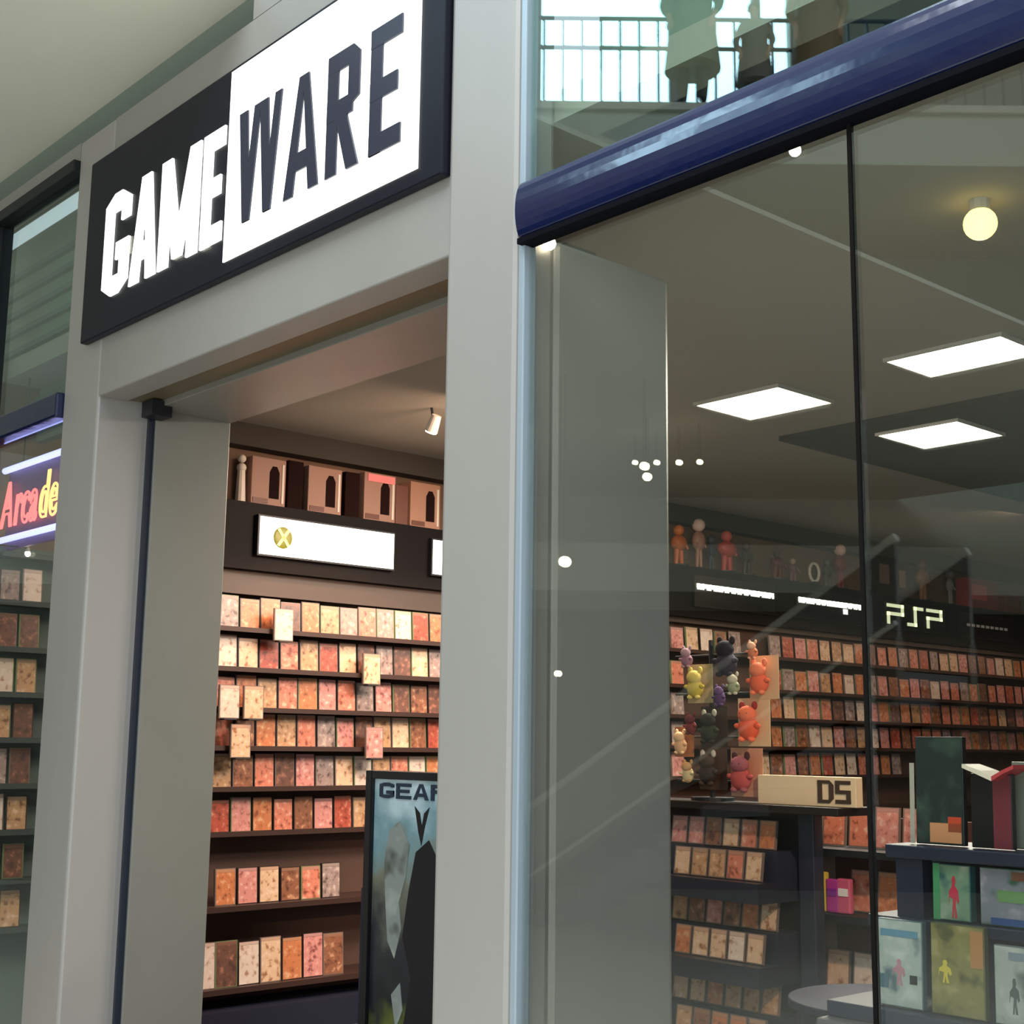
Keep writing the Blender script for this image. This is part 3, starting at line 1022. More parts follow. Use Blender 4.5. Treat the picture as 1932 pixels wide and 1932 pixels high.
for tier, z in enumerate((1.045, 0.70, 0.35)):
    for rw, (yy, zz) in enumerate(((GY - 0.02, z + 0.115), (GY - 0.12, z - 0.015))):
        n = 0
        for i in range(9):
            x = -4.66 + i * 0.102
            P = Vector((x, yy, zz + 0.002))
            if through(P + Vector((0, 0, 0.07))) != 'pane' or toPx(P + Vector((0, 0, 0.12)))[1] > 1930:
                continue
            n += 1
            o = D.objects.new('handheld_game', case_mesh(random.choice(fams_g), 0.092, 0.125, 'a', 'y'))
            COL.objects.link(o)
            o.location = P
            o.rotation_euler = (math.radians(-8), 0, random.uniform(-0.04, 0.04))
            fam = [k for k, v in MESH.items() if v == o.data][0][0]
            tag(o, f"small {fam} game box, {ordinal(n)} from left, {'upper' if rw == 0 else 'lower'} row of {ordinal(tier + 1)} step on gondola", 'game box', 'small games on the gondola shelf')

# DS header sign on the gondola
t = thing('header_sign', 'long cream header sign with two dark letters on the gondola', 'sign', (-3.65, GY, 1.36))
p0, p1 = onY(1430, 1515, GY - 0.03), onY(1614, 1462, GY - 0.03)
MB().box(p0.x, p1.x, GY - 0.03, GY + 0.02, 1.36, 1.485).obj('sign_board', mat('cream_board', (240, 214, 176), 0.4), t, 0.003)
M_ltr = mat('dark_brown_letter', (70, 52, 40), 0.4)
glyph(MB(), 'D', p1.x - 0.19, p1.x - 0.11, 1.375, 1.47, GY - 0.034, GY - 0.03, 0.022, tv=0.014).obj('letter', M_ltr, t)
glyph(MB(), 'S', p1.x - 0.10, p1.x - 0.025, 1.375, 1.47, GY - 0.034, GY - 0.03, 0.02, tv=0.016).obj('letter', M_ltr, t)


# ---------------------------------------------------------------- toy tower on the gondola
def P5(px, py, dy=0.0):
    return onY(px, py, GY + 0.02 + dy)


tw = thing('toy_spinner', 'black wire spinner rack on the gondola hung with colourful toys', 'rack', (P5(1345, 1500).x, GY + 0.02, 1.36))
tx = P5(1345, 1500).x
MB().tube((tx, GY + 0.02, 1.36), (tx, GY + 0.02, 2.10), 0.012).obj('pole', M_dark, tw)
MB().tube((tx, GY + 0.02, 1.36), (tx, GY + 0.02, 1.375), 0.10, seg=24).obj('base', M_dark, tw)
for z in (1.42, 1.62, 1.82, 2.0):
    b = MB()
    b.tube((tx - 0.22, GY + 0.02, z + 0.03), (tx + 0.22, GY + 0.02, z + 0.03), 0.005)
    b.obj('arm', M_dark, tw)
M_eye = mat('toy_eye', (16, 12, 12), 0.2)


def plush(px, py, r, body, head, lb, ears=None, card=None, squash=1.0):
    """r in pixels at this distance"""
    c = P5(px, py, -0.06)
    R_ = r / 395.0
    t = thing('plush_toy', lb, 'toy', (c.x, c.y, c.z - R_), 'toys on the spinner rack')
    mb_, mh_ = mk('toy_%d_%d_%d' % body, body, 0.85), mk('toy_%d_%d_%d' % head, head, 0.85)
    MB().ball((c.x, c.y, c.z - R_ * 0.35), R_ * 0.68, sc=(1, 0.7, 1 * squash), sub=3).obj('body', mb_, t)
    MB().ball((c.x, c.y - 0.01, c.z + R_ * 0.45), R_ * 0.55, sc=(1.1, 0.75, 0.9), sub=3).obj('head', mh_, t)
    for s in (-1, 1):
        MB().ball((c.x + s * R_ * 0.45, c.y, c.z + R_ * 0.95), R_ * 0.2, sc=(1, 0.6, 1.3)).obj('ear', mh_ if ears is None else mk('toy_%d_%d_%d' % ears, ears, 0.85), t)
        MB().ball((c.x + s * R_ * 0.22, c.y - R_ * 0.42, c.z + R_ * 0.5), R_ * 0.09).obj('eye', M_eye, t)
        MB().ball((c.x + s * R_ * 0.7, c.y - 0.01, c.z - R_ * 0.2), R_ * 0.2, sc=(1.2, 0.8, 0.8)).obj('arm', mb_, t)
        MB().ball((c.x + s * R_ * 0.35, c.y - R_ * 0.2, c.z - R_ * 0.95), R_ * 0.24, sc=(0.9, 1, 0.7)).obj('foot', mh_, t)
    if card:
        MB().box(c.x - R_ * 1.15, c.x + R_ * 1.15, c.y + R_ * 0.52, c.y + R_ * 0.55, c.z - R_ * 1.35, c.z + R_ * 1.4).obj('backing_card', mk('card_%d_%d_%d' % card, card), t)
    return t


plush(1432, 1278, 28, (226, 100, 66), (236, 128, 92), 'round orange red toy on a card, topmost of three on the right', card=(214, 180, 140))
plush(1412, 1363, 31, (226, 92, 58), (240, 120, 84), 'orange red toy on a cream card, middle of three on the right', ears=(150, 30, 24), card=(222, 190, 148))
plush(1398, 1458, 31, (190, 86, 84), (160, 90, 100), 'pinkish red toy on a card, lowest of three on the right', ears=(70, 26, 34), card=(210, 150, 120))
plush(1370, 1240, 32, (38, 32, 54), (24, 24, 40), 'dark navy toy at the top middle of the spinner rack', ears=(30, 26, 34))
plush(1312, 1290, 26, (196, 178, 70), (216, 200, 110), 'yellow toy on the left half of the spinner rack', card=(190, 170, 130))
plush(1358, 1312, 17, (80, 50, 100), (96, 70, 118), 'purple toy in the middle of the spinner rack', squash=1.3)
plush(1384, 1290, 18, (150, 160, 130), (190, 190, 170), 'pale green toy between the purple and orange red toys')
plush(1338, 1372, 27, (42, 50, 34), (30, 34, 26), 'dark green toy in the centre of the spinner rack', ears=(180, 180, 160), card=(60, 44, 34))
plush(1304, 1366, 18, (120, 40, 40), (96, 34, 38), 'dark red toy left of the dark green one')
plush(1336, 1450, 28, (50, 40, 32), (66, 52, 40), 'dark brown toy at the bottom of the spinner rack', ears=(200, 190, 180), card=(84, 60, 46))
plush(1296, 1240, 18, (150, 110, 130), (170, 140, 150), 'mauve toy at the top left of the spinner rack')
plush(1284, 1400, 20, (226, 180, 136), (236, 196, 150), 'cream toy at the left edge of the spinner rack', squash=1.2, card=(170, 110, 70))
plush(1298, 1455, 18, (214, 196, 150), (196, 150, 96), 'pale yellow toy at the bottom left of the spinner rack', squash=1.2)
plush(1420, 1226, 15, (200, 120, 84), (226, 170, 140), 'little tan toy above the three orange red toys')


# ---------------------------------------------------------------- low unit right of the gondola
LY = 5.34
lu = thing('low_shelf_unit', 'low dark shelf unit between the gondola and the window display', 'shelf unit', (-3.3, LY + 0.2, 0))
xa, xb = onY(1546, 1600, LY).x, -2.9
MB().box(xa, xb, LY + 0.12, LY + 0.16, 0, 1.3).obj('back_panel', mk('red_brown_panel', (74, 34, 28)), lu)
MB().box(xa - 0.03, xa, LY - 0.15, LY + 0.16, 0, 1.32).obj('side_post', mk('beige_post', (170, 140, 124)), lu)
shz = [onY(1620, 1600, LY).z, onY(1620, 1722, LY).z, onY(1600, 1876, LY).z]
for z in shz:
    MB().box(xa, xb, LY - 0.16, LY + 0.12, z - 0.03, z).obj('shelf', M_dark, lu)
random.seed(3)
rown = ('upper', 'middle', 'lower')
for ri, z in enumerate(shz):
    n = 0
    for i in range(5):
        x = xa + 0.075 + i * 0.138
        for k, dyy in enumerate((0.06,)):
            P = Vector((x, LY + dyy - 0.05, z + 0.003))
            if ri == 1 and i == 0:
                continue
            q = toPx(P + Vector((0, 0, 0.1)))
            if q[0] > (1650 if ri > 1 else 1745):
                continue
            n += 1
            fam = random.choice(['pink', 'salmon', 'white', 'pink'] if ri == 0 else (['orange', 'salmon', 'cream'] if ri == 1 else ['white', 'cream']))
            o = D.objects.new('game_case', case_mesh(fam, 0.12, 0.18, 'a', 'y'))
            COL.objects.link(o)
            o.location = P
            o.rotation_euler = (math.radians(-6), 0, random.uniform(-0.05, 0.05))
            tag(o, f"{fam} game case, {ordinal(n)} from left on the {rown[ri]} shelf of the low unit", 'game case', 'game cases on the low shelf unit')


def soft_pack(px, py, wpx, hpx, c, lb, c2=(240, 230, 220)):
    p = onY(px, py, LY - 0.1)
    w_, h_ = wpx / 375.0, hpx / 375.0
    zb = shz[1] if py < 1730 else shz[2]
    t = thing('toy_packet', lb, 'packet', (p.x, LY - 0.1, zb), 'bright packets on the low unit')
    z0 = zb + 0.003
    b = MB().box(p.x - w_ / 2, p.x + w_ / 2, LY - 0.12, LY - 0.09, z0, z0 + h_)
    b.obj('packet_body', mk('packet_%d_%d_%d' % c, c), t, 0.008)
    MB().box(p.x - w_ * 0.35, p.x + w_ * 0.35, LY - 0.124, LY - 0.12, z0 + h_ * 0.5, z0 + h_ * 0.72).obj('packet_label', mk('packet_lb_%d_%d_%d' % c2, c2), t)


soft_pack(1575, 1695, 26, 54, (186, 60, 150), 'magenta packet on the low unit beside the gondola', (140, 50, 150))
soft_pack(1553, 1690, 22, 64, (216, 190, 70), 'tall yellow packet at the left end of the low unit', (236, 170, 70))
soft_pack(1596, 1685, 26, 56, (206, 90, 120), 'rose packet with white stripe right of the magenta one')

# rounded dark counter in front of it
ct = onY(1620, 1895, 4.2)
t = thing('display_counter', 'rounded dark blue grey counter top at the bottom of the window view', 'counter', (ct.x, 4.3, 0))
MB().tube((ct.x, 4.35, 0), (ct.x, 4.35, ct.z - 0.03), 0.30, seg=36).obj('drum', M_gon, t)
MB().tube((ct.x, 4.35, ct.z - 0.03), (ct.x, 4.35, ct.z), 0.33, seg=36).obj('counter_top', mat('slate_top', (48, 50, 64), 0.7, spec=0.2), t, 0.006)

# ---------------------------------------------------------------- window display rack
RY = 3.3
M_rk = mat('navy_rack', (28, 32, 52), 0.4)
rk = thing('window_display_rack', 'dark navy display rack standing right behind the big window', 'rack', (-1.7, RY + 0.1, 0))
zs = onY(1800, 1600, RY).z
MB().box(-2.14, -1.0, RY - 0.02, RY + 0.25, zs - 0.035, zs).obj('top_shelf', M_rk, rk, 0.004)
z2 = onY(1800, 1740, RY).z
MB().box(-2.12, -2.04, RY - 0.0, RY + 0.05, z2, zs - 0.035).obj('post', M_rk, rk)
MB().box(-2.20, -1.0, RY - 0.02, RY + 0.2, z2 - 0.03, z2).obj('middle_shelf', M_rk, rk, 0.003)
zf = onY(1700, 1900, RY - 0.1).z
MB().box(-2.24, -1.0, RY - 0.16, RY + 0.25, zf - 0.04, zf).obj('lower_shelf', M_rk, rk, 0.003)
MB().box(-2.20, -1.0, RY + 0.2, RY + 0.25, zf, zs - 0.035).obj('back_panel', mk('navy_back', (34, 34, 52)), rk)
t = thing('plinth', 'plain grey plinth carrying the window display cases', 'plinth', (-1.7, RY, 0))
MB().box(-2.25, -0.9, RY - 0.2, RY + 0.3, 0, zf - 0.041).obj('body', mat('grey_plinth', (80, 78, 78), 0.6), t, 0.01)


def art_box(name, lb, x0, x1, z0, z1, y, depth, base, second, light, scale, grp, extra=None, tilt=-2):
    base, second, light = [tuple(int(v * 0.8) for v in q) for q in (base, second, light)]
    t = thing(name, lb, 'game box' if name != 'standee' else 'standee', ((x0 + x1) / 2, y, z0), grp)
    MB().box(x0, x1, y, y + depth, z0, z1).obj('box_body', mk('bb_%d_%d_%d' % second, second, 0.4), t, 0.002)
    MB().box(x0 + 0.003, x1 - 0.003, y - 0.001, y, z0 + 0.003, z1 - 0.003).obj('cover_art', cover('art_' + lb.replace(' ', '_')[:30], base, second, light, scale), t)
    if extra:
        for (u0, u1, v0, v1, c, nm) in extra:
            W, H = x1 - x0, z1 - z0
            pb = MB()
            if nm == 'figure_print':
                q = [(.3, 0), (.42, .45), (.1, .5), (0, .3), (.05, .62), (.32, .74), (.36, .82), (.32, .92), (.45, 1), (.62, .98), (.68, .86), (.6, .76), (.9, .66), (1, .4), (.85, .34), (.72, .5), (.66, .3), (.8, 0), (.6, 0), (.5, .28), (.44, 0)]
                pb.prism([(x0 + (u0 + a_ * (u1 - u0)) * W, z0 + (v0 + b2 * (v1 - v0)) * H) for a_, b2 in q], 'y', y - 0.002, y - 0.001)
            else:
                pb.box(x0 + u0 * W, x0 + u1 * W, y - 0.002, y - 0.001, z0 + v0 * H, z0 + v1 * H)
            pb.obj(nm, mk('pr_%d_%d_%d' % c, c, 0.4), t)
    t.rotation_euler.x = math.radians(tilt)
    t.location.z += 0.003
    return t


def XZ(px, py, Y=RY - 0.12):
    p = onY(px, py, Y)
    return p.x, p.z


def fromPx(name, lb, pa, pb, Y, depth, base, second, light, scale, grp, extra=None, z0=None):
    a, b_ = XZ(pa[0], pa[1], Y), XZ(pb[0], pb[1], Y)
    zb = b_[1] if z0 is None else z0
    mid = XZ((pa[0] + pb[0]) / 2, pa[1], Y)[1]
    if z0 is not None and abs(z0 - z2) < 0.01:
        mid = min(mid, zs - 0.045)
    return art_box(name, lb, a[0], b_[0], zb, mid, Y, depth, base, second, light, scale, grp, extra)


g1 = 'large game boxes in the front row of the window display'
fromPx('game_box', 'pale white blue game box leftmost in the window display front row', (1652, 1738), (1742, 1893), RY - 0.12, 0.02, (196, 206, 196), (96, 120, 128), (230, 236, 232), 18, g1,
       [(0.08, 0.9, 0.80, 0.88, (90, 130, 150), 'title_print'), (0.35, 0.62, 0.25, 0.55, (170, 120, 130), 'figure_print'), (0.72, 0.88, 0.28, 0.38, (30, 34, 40), 'badge_print'), (0.02, 0.25, 0.2, 0.36, (70, 100, 110), 'corner_print')], z0=zf)
fromPx('game_box', 'olive yellow game box in the middle of the window display front row', (1752, 1748), (1860, 1908), RY - 0.12, 0.02, (150, 142, 82), (96, 96, 56), (196, 180, 120), 20, g1,
       [(0.75, 0.98, 0.55, 0.95, (160, 112, 66), 'side_print'), (0.15, 0.4, 0.35, 0.6, (190, 170, 70), 'figure_print')], z0=zf)
fromPx('game_box', 'pale grey game box with dark figure, right end of the window display', (1872, 1790), (1975, 1930), RY - 0.12, 0.02, (186, 190, 182), (110, 116, 112), (220, 222, 214), 14, g1,
       [(0.3, 0.5, 0.15, 0.6, (70, 76, 74), 'figure_print'), (0.3, 0.9, 0.82, 0.92, (110, 120, 130), 'title_print')], z0=zf)
g2 = 'boxes on the middle shelf of the window display'
fromPx('game_box', 'green and white game box with a red figure on the middle shelf', (1758, 1618), (1832, 1735), RY, 0.03, (140, 176, 140), (60, 110, 110), (200, 210, 180), 16, g2,
       [(0.42, 0.7, 0.05, 0.8, (190, 50, 70), 'figure_print'), (0.0, 0.18, 0.0, 1.0, (70, 140, 90), 'side_stripe')], z0=z2)
fromPx('game_box', 'wide pale box with green and blue picture on the middle shelf', (1845, 1622), (1990, 1740), RY, 0.05, (150, 150, 160), (70, 110, 84), (206, 196, 200), 20, g2,
       [(0.25, 0.98, 0.42, 0.62, (100, 136, 84), 'green_print'), (0.45, 1.0, 0.8, 0.95, (110, 70, 52), 'brown_print'), (0.15, 0.9, 0.02, 0.14, (40, 70, 120), 'blue_strip')], z0=z2)
g3 = 'tall items on the top shelf of the window display'
fromPx('standee', 'tall dark green standing card with orange foot on the display rack', (1722, 1392), (1820, 1598), RY + 0.04, 0.02, (44, 58, 54), (30, 34, 38), (84, 110, 92), 10, g3,
       [(0.3, 0.95, 0.02, 0.2, (206, 140, 96), 'orange_print'), (0.68, 0.95, 0.12, 0.26, (200, 70, 40), 'red_print'), (-0.12, -0.02, 0.0, 0.75, (176, 166, 150), 'pale_edge')], z0=zs)
fromPx('standee', 'black standing card with dark red right half on the display rack', (1828, 1462), (1912, 1600), RY + 0.03, 0.02, (26, 22, 24), (12, 12, 14), (50, 30, 34), 10, g3,
       [(0.55, 0.98, 0.0, 0.98, (110, 40, 50), 'red_half')], z0=zs)
x0_, z0_ = XZ(1822, 1450, RY + 0.02)
x1_, z1_ = XZ(1920, 1470, RY + 0.02)
t = thing('open_book', 'open book with curling white and red pages above the black card', 'book', ((x0_ + x1_) / 2, RY + 0.05, z0_))
xm = (x0_ + x1_) / 2 + 0.01
MB().prism([(x0_, z0_ + 0.012), (xm - 0.03, z0_ - 0.004), (xm, z0_ - 0.018), (xm, z0_ - 0.03), (xm - 0.04, z0_ - 0.014), (x0_, z0_ + 0.002)], 'y', RY + 0.0, RY + 0.09).obj('left_page', mk('page_white', (236, 220, 196)), t)
MB().prism([(xm, z0_ - 0.018), (xm + 0.03, z0_ - 0.002), (x1_, z0_ + 0.012), (x1_, z0_ + 0.002), (xm + 0.03, z0_ - 0.012), (xm, z0_ - 0.03)], 'y', RY + 0.0, RY + 0.09).obj('right_page', mk('page_red', (190, 60, 66)), t)
fromPx('standee', 'plain pale grey green card at the right edge of the display rack', (1905, 1440), (1985, 1602), RY + 0.08, 0.02, (150, 156, 140), (130, 136, 122), (176, 180, 164), 6, g3, z0=zs)

# ---------------------------------------------------------------- poster stand in the doorway
SYP = 3.6
p0, p1 = onY(690, 1455, SYP), onY(660, 1932, SYP)
xl, zt_ = p0.x, 1.485
xr = xl + 0.80
ps = thing('poster_stand', 'black framed poster stand with a misty dark figure poster inside the doorway', 'poster stand', ((xl + xr) / 2, SYP, 0))
b = MB()
b.box(xl, xl + 0.045, SYP, SYP + 0.09, 0.04, zt_).box(xr - 0.045, xr, SYP, SYP + 0.09, 0.04, zt_)
b.box(xl + 0.045, xr - 0.045, SYP, SYP + 0.09, zt_ - 0.035, zt_).box(xl + 0.045, xr - 0.045, SYP, SYP + 0.09, 0.04, 0.12)
b.obj('frame', mat('black_gloss_frame', (14, 14, 18), 0.25), ps, 0.004)
MB().box(xl - 0.02, xr + 0.02, SYP - 0.14, SYP + 0.23, 0, 0.04).obj('foot', M_dark, ps, 0.004)
MB().box(xl - 0.02, xl, SYP + 0.01, SYP + 0.3, 0.04, zt_ - 0.5).obj('side_pocket', mat('navy_side', (26, 28, 48), 0.4), ps)
pm = D.materials.new('poster_print')
pm.use_nodes = True
nt = pm.node_tree
bs = nt.nodes['Principled BSDF']
bs.inputs['Roughness'].default_value = 0.3
tc = nt.nodes.new('ShaderNodeTexCoord')
nz = nt.nodes.new('ShaderNodeTexNoise')
nz.inputs['Scale'].default_value = 5.5
nz.inputs['Detail'].default_value = 5
sep = nt.nodes.new('ShaderNodeSeparateXYZ')
nt.links.new(tc.outputs['Generated'], sep.inputs[0])
nt.links.new(tc.outputs['Object'], nz.inputs['Vector'])
mth = nt.nodes.new('ShaderNodeMath')
mth.operation = 'MULTIPLY_ADD'
mth.inputs[1].default_value = 0.5
nt.links.new(nz.outputs[0], mth.inputs[0])
nt.links.new(sep.outputs[2], mth.inputs[2])
cr = nt.nodes.new('ShaderNodeValToRGB')
el = cr.color_ramp.elements
el[0].position, el[0].color = 0.0, lin((150, 160, 120))
el[1].position, el[1].color = 1.0, lin((215, 235, 242))
for pos, c in ((0.32, (96, 110, 40)), (0.42, (22, 24, 30)), (0.60, (44, 46, 50)), (0.72, (120, 122, 104)), (0.84, (120, 156, 164))):
    k = el.new(pos)
    k.color = lin(c)
dv = nt.nodes.new('ShaderNodeMath')
dv.operation = 'DIVIDE'
dv.inputs[1].default_value = 1.3
nt.links.new(mth.outputs[0], dv.inputs[0])
nt.links.new(dv.outputs[0], cr.inputs[0])
nt.links.new(cr.outputs[0], bs.inputs['Base Color'])
po = MB().box(xl + 0.045, xr - 0.045, SYP + 0.02, SYP + 0.025, 0.12, zt_ - 0.035).obj('poster', pm, ps)
fx = lambda u: xl + 0.045 + u * 0.71
fz = lambda v: 0.12 + v * (zt_ - 0.155)
b = MB()
for pts in ([(0.36, 0.02), (0.85, 0.02), (0.83, 0.55), (0.66, 0.74), (0.54, 0.82), (0.42, 0.78), (0.36, 0.66), (0.31, 0.52), (0.40, 0.40), (0.34, 0.26)], [(.40, .92), (.44, .84), (.47, .80), (.50, .86), (.54, .92), (.49, .90), (.47, .86), (.45, .90)]):
    b.prism([(fx(u), fz(v)) for u, v in pts], 'y', SYP + 0.018, SYP + 0.02)
b.obj('dark_figure_print', mk('poster_dark', (18, 18, 22)), po)
b = MB()
for q in ([(.16, .84), (.26, .87), (.36, .80), (.33, .70), (.27, .62), (.30, .54), (.24, .45), (.17, .50), (.14, .62), (.12, .74)],
          [(.22, .34), (.30, .38), (.33, .30), (.27, .24)]):
    b.prism([(fx(u), fz(v)) for u, v in q], 'y', SYP + 0.0165, SYP + 0.02)
g_ = MB()
g_.prism([(fx(u), fz(v)) for u, v in [(.04, .0), (.20, .0), (.30, .16), (.26, .24), (.14, .12)]], 'y', SYP + 0.0165, SYP + 0.02)
g_.obj('green_streak_print', cover('poster_green', (140, 150, 70), (60, 70, 30), (190, 200, 140), 9), po)
b.obj('pale_shape_print', cover('poster_pale', (138, 146, 140), (84, 88, 80), (180, 186, 176), 7), po)
M_ptl = mk('poster_letter', (34, 48, 66))
zz0, zz1 = zt_ - 0.115, zt_ - 0.05
for i, ch in enumerate('GEARS'):
    x = xl + 0.085 + i * 0.118
    glyph(MB(), ch, x, x + 0.10, zz0, zz1, SYP + 0.014, SYP + 0.02, 0.02, tv=0.014).obj('letter', M_ptl, po)

# ---------------------------------------------------------------- mall lamps and escalator, mirrored in the glass
M_glo = mat('mall_globe', (255, 246, 225), 0.3, emit=26.0, ecolor=(255, 240, 210))


def mirrored(px, py, Yv):
    p = onY(px, py, Yv)
    return Vector((p.x, 5.244 - p.y, p.z))


for (px, py, Yv, r, lb) in ((1068, 1060, 7.5, 0.045, 'round mall lamp, larger one mirrored low in the glass beside the column'),
                            (1055, 1271, 7.5, 0.025, 'small mall lamp mirrored below the larger one in the glass'),
                            (1218, 880, 8.0, 0.035, 'mall lamp mirrored in the glass above a row of lamps'),
                            (1223, 900, 9.0, 0.038, 'mall lamp mirrored in the glass, just under its twin'),
                            (1200, 873, 9.5, 0.024, 'first of four mall lamps mirrored in a row'),
                            (1241, 873, 9.5, 0.026, 'second of four mall lamps mirrored in a row'),
                            (1283, 873, 9.5, 0.028, 'third of four mall lamps mirrored in a row'),
                            (1322, 872, 9.5, 0.026, 'fourth of four mall lamps mirrored in a row')):
    c = mirrored(px, py, Yv)
    t = thing('pendant_lamp', lb, 'lamp', (c.x, c.y, c.z - r), 'mall pendant lamps seen in the reflection')
    MB().ball(c, r).obj('globe', M_glo, t)
    MB().tube((c.x, c.y, c.z + r * 0.9), (c.x, c.y, 4.56), 0.006, seg=6).obj('cord', mk('thin_cord', (120, 120, 112)), t)

ea, eb = mirrored(900, 1600, 8.6), mirrored(1420, 1215, 8.6)
es = thing('escalator', 'escalator with pale handrails rising to the upper mall floor, mirrored in the glass', 'escalator', (ea.x, ea.y - 0.5, 0))
dirv = (eb - ea).normalized()
A0, B0 = ea - dirv * 1.2, eb + dirv * 1.5
M_bal = mk('escalator_cladding', (92, 88, 80))
for dy in (0.0, -1.0):
    b = MB()
    b.tube(A0 + Vector((0, dy, 0)), B0 + Vector((0, dy, 0)), 0.035)
    b.obj('handrail', mk('pale_handrail', (225, 222, 210)), es)
    b = MB()
    o_ = 0.04
    b.prism([(A0.x, A0.z - o_), (B0.x, B0.z - o_), (B0.x, B0.z - 0.72), (A0.x, A0.z - 0.72)], 'y', A0.y + dy - 0.02, A0.y + dy + 0.02)
    b.obj('balustrade', mk('escalator_glass', (120, 118, 108)), es)
    b = MB()
    b.prism([(A0.x, A0.z - 0.72), (B0.x, B0.z - 0.72), (B0.x, B0.z - 1.15), (A0.x, max(0.0, A0.z - 1.15))], 'y', A0.y + dy - 0.05, A0.y + dy + 0.05)
    b.obj('skirt', M_bal, es)
n = 24
for i in range(n):
    p = A0.lerp(B0, (i + 0.5) / n)
    MB().box(p.x - 0.1, p.x + 0.1, A0.y - 0.94, A0.y - 0.06, p.z - 1.0, p.z - 0.9).obj('step', mk('step_metal', (90, 90, 92)), es)
b = MB()
b.tube(A0 + Vector((0, 0.04, -0.62)), B0 + Vector((0, 0.04, -0.62)), 0.02)
b.obj('trim_rail', mk('pale_handrail', (225, 222, 210)), es)


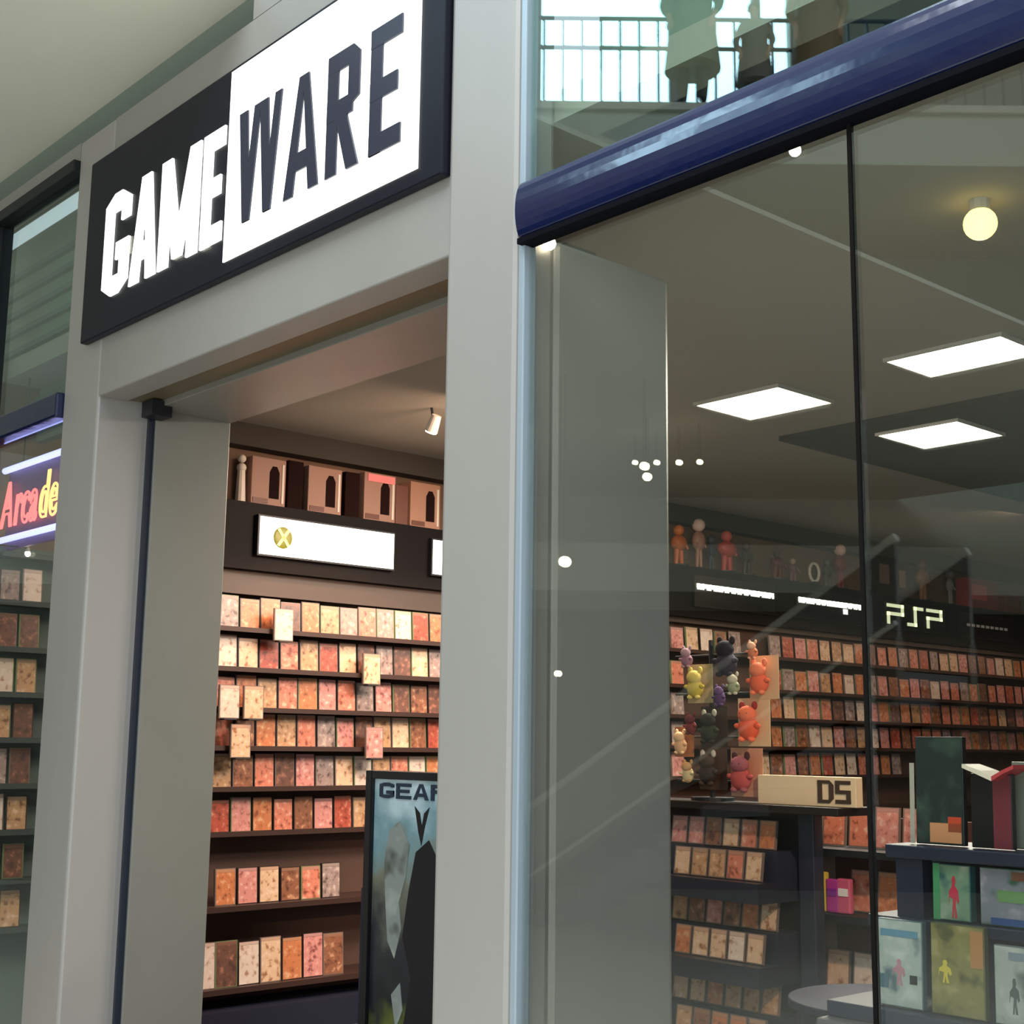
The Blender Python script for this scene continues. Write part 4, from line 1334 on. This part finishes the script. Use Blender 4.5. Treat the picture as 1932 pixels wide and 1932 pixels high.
# ---------------------------------------------------------------- people on the gallery (mirrored in the transom)
def person(base, face, ht, jacket, trousers, hairc, lb, arms=0.0, wide=1.3):
    """base: feet point; face: unit direction the person looks to"""
    f = Vector(face).normalized()
    sd = f.cross(Vector((0, 0, 1)))
    k = ht / 1.75

    def W(s, fwd, z):
        return sd * s * k + f * fwd * k + Vector((0, 0, z * k))
    J = {'pel': (0, 0, .95), 'wa': (0, 0, 1.1), 'ch': (0, .01, 1.32), 'nk': (0, 0, 1.47), 'nk2': (0, .01, 1.54), 'hd': (0, .02, 1.64), 'tp': (0, .01, 1.70)}
    Rr = {'pel': (.15 * wide, .12 * wide), 'wa': (.135 * wide, .11 * wide), 'ch': (.165 * wide, .12 * wide), 'nk': (.06, .06), 'nk2': (.055, .055), 'hd': (.078, .092), 'tp': (.05, .06)}
    E_ = [('pel', 'wa'), ('wa', 'ch'), ('ch', 'nk'), ('nk', 'nk2'), ('nk2', 'hd'), ('hd', 'tp')]
    for s, n_ in ((-1, 'L'), (1, 'R')):
        J.update({'hip' + n_: (s * .09, 0, .88), 'kn' + n_: (s * .1, .02, .48), 'an' + n_: (s * .1, -.01, .09), 'to' + n_: (s * .115, .15, .04),
                  'sh' + n_: (s * .18, 0, 1.40), 'el' + n_: (s * .25 * wide ** .5, -.02 + arms * .12, 1.12), 'wr' + n_: (s * .22, .08 + arms * .22, .90 + arms * .12), 'pa' + n_: (s * .21, .11 + arms * .27, .83 + arms * .12)})
        Rr.update({'hip' + n_: (.095 * wide, .095 * wide), 'kn' + n_: (.07 * wide, .07 * wide), 'an' + n_: (.045, .045), 'to' + n_: (.035, .03), 'sh' + n_: (.07, .07), 'el' + n_: (.058, .058), 'wr' + n_: (.03, .03), 'pa' + n_: (.032, .02)})
        E_ += [('pel', 'hip' + n_), ('hip' + n_, 'kn' + n_), ('kn' + n_, 'an' + n_), ('an' + n_, 'to' + n_), ('ch', 'sh' + n_), ('sh' + n_, 'el' + n_), ('el' + n_, 'wr' + n_), ('wr' + n_, 'pa' + n_)]
        for q in range(4):
            a = 'f%s%d' % (n_, q)
            ln = (.075, .085, .08, .062)[q]
            J[a] = (s * .21 + (q - 1.5) * .018, .13 + arms * .27, .80 + arms * .12)
            J[a + 'x'] = (s * .21 + (q - 1.5) * .02, .145 + arms * .27, .80 + arms * .12 - ln)
            Rr[a] = Rr[a + 'x'] = (.009, .009)
            E_ += [('pa' + n_, a), (a, a + 'x')]
        J['t' + n_] = (s * .175, .14 + arms * .27, .80 + arms * .12)
        Rr['t' + n_] = (.010, .010)
        E_.append(('pa' + n_, 't' + n_))
    names = list(J)
    me = D.meshes.new('person')
    me.from_pydata([W(*J[a]) for a in names], [(names.index(a), names.index(b_)) for a, b_ in E_], [])
    o = D.objects.new('person', me)
    COL.objects.link(o)
    sk = o.modifiers.new('skin', 'SKIN')
    for i, a in enumerate(names):
        me.skin_vertices[0].data[i].radius = (Rr[a][0] * k, Rr[a][1] * k)
    me.skin_vertices[0].data[0].use_root = True
    ss = o.modifiers.new('sub', 'SUBSURF')
    ss.levels = ss.render_levels = 1
    bpy.context.view_layer.update()
    m2 = D.meshes.new_from_object(o.evaluated_get(bpy.context.evaluated_depsgraph_get()))
    D.objects.remove(o)
    m2.materials.clear()
    for mm in (mk('skin_tone', (190, 146, 120), 0.6), mk('cl_%d_%d_%d' % jacket, jacket, 0.8), mk('cl_%d_%d_%d' % trousers, trousers, 0.8), mk('shoe_dark', (36, 32, 30))):
        m2.materials.append(mm)
    for p in m2.polygons:
        p.use_smooth = True
        z = p.center.z / k
        side = abs(p.center.dot(sd)) / k
        if z > 1.49 or (side > .15 and z < .95 + arms * .12 and z > .6):
            p.material_index = 0
        elif z > .93:
            p.material_index = 1
        elif z > .1:
            p.material_index = 2
        else:
            p.material_index = 3
    o = D.objects.new('person', m2)
    COL.objects.link(o)
    o.location = base
    tag(o, lb, 'person', 'people on the gallery')

    def child(name, mb, mm):
        me_ = D.meshes.new(name)
        mb.bm.to_mesh(me_)
        mb.bm.free()
        me_.materials.append(mm)
        c = D.objects.new(name, me_)
        COL.objects.link(c)
        c.parent = o
    hd = W(0, .0, 1.655)
    child('hair', MB().ball(hd + Vector((0, 0, .035 * k)) - f * .012 * k, .094 * k, sc=(1, 1, .92)), mk('hair_%d_%d_%d' % hairc, hairc))
    cz = MB().tube(W(0, 0, .42), W(0, 0, 1.02), .25 * k * wide ** .5, r2=.17 * k * wide, seg=20)
    child('coat', cz, mk('cl_%d_%d_%d' % jacket, jacket, 0.8))
    for s in (-1, 1):
        child('eye', MB().ball(W(s * .03, .105, 1.645), .009 * k), M_eye)
        child('ear', MB().ball(W(s * .083, .01, 1.635), .02 * k, sc=(.8, .8, 1.3)), mk('skin_tone', (190, 146, 120)))
    child('nose', MB().ball(W(0, .118, 1.62), .014 * k), mk('skin_tone', (190, 146, 120)))
    child('mouth', MB().box(*sum(([min(a, b_), max(a, b_)] for a, b_ in zip(W(-.02, .10, 1.583), W(.02, .112, 1.589))), [])), mk('lip_tone', (140, 80, 76)))


look = (Vector((-2.3, 2.6, 3)) - gpt(1.8, 0, 8.3))
look.z = 0
person(gpt(1.52, -0.03, 8.25), look, 1.85, (104, 108, 84), (84, 86, 72), (60, 48, 36), 'person in an olive jacket on the gallery beside the bright window', 0.3)
person(gpt(2.18, -0.03, 8.25), look, 1.22, (110, 104, 92), (80, 78, 70), (54, 44, 36), 'child in grey brown clothes standing between two adults on the gallery', 0.2)
person(gpt(2.86, -0.03, 8.25), look, 1.82, (126, 104, 72), (92, 82, 62), (70, 54, 40), 'person in a tan jacket on the gallery right of the child', 0.0)
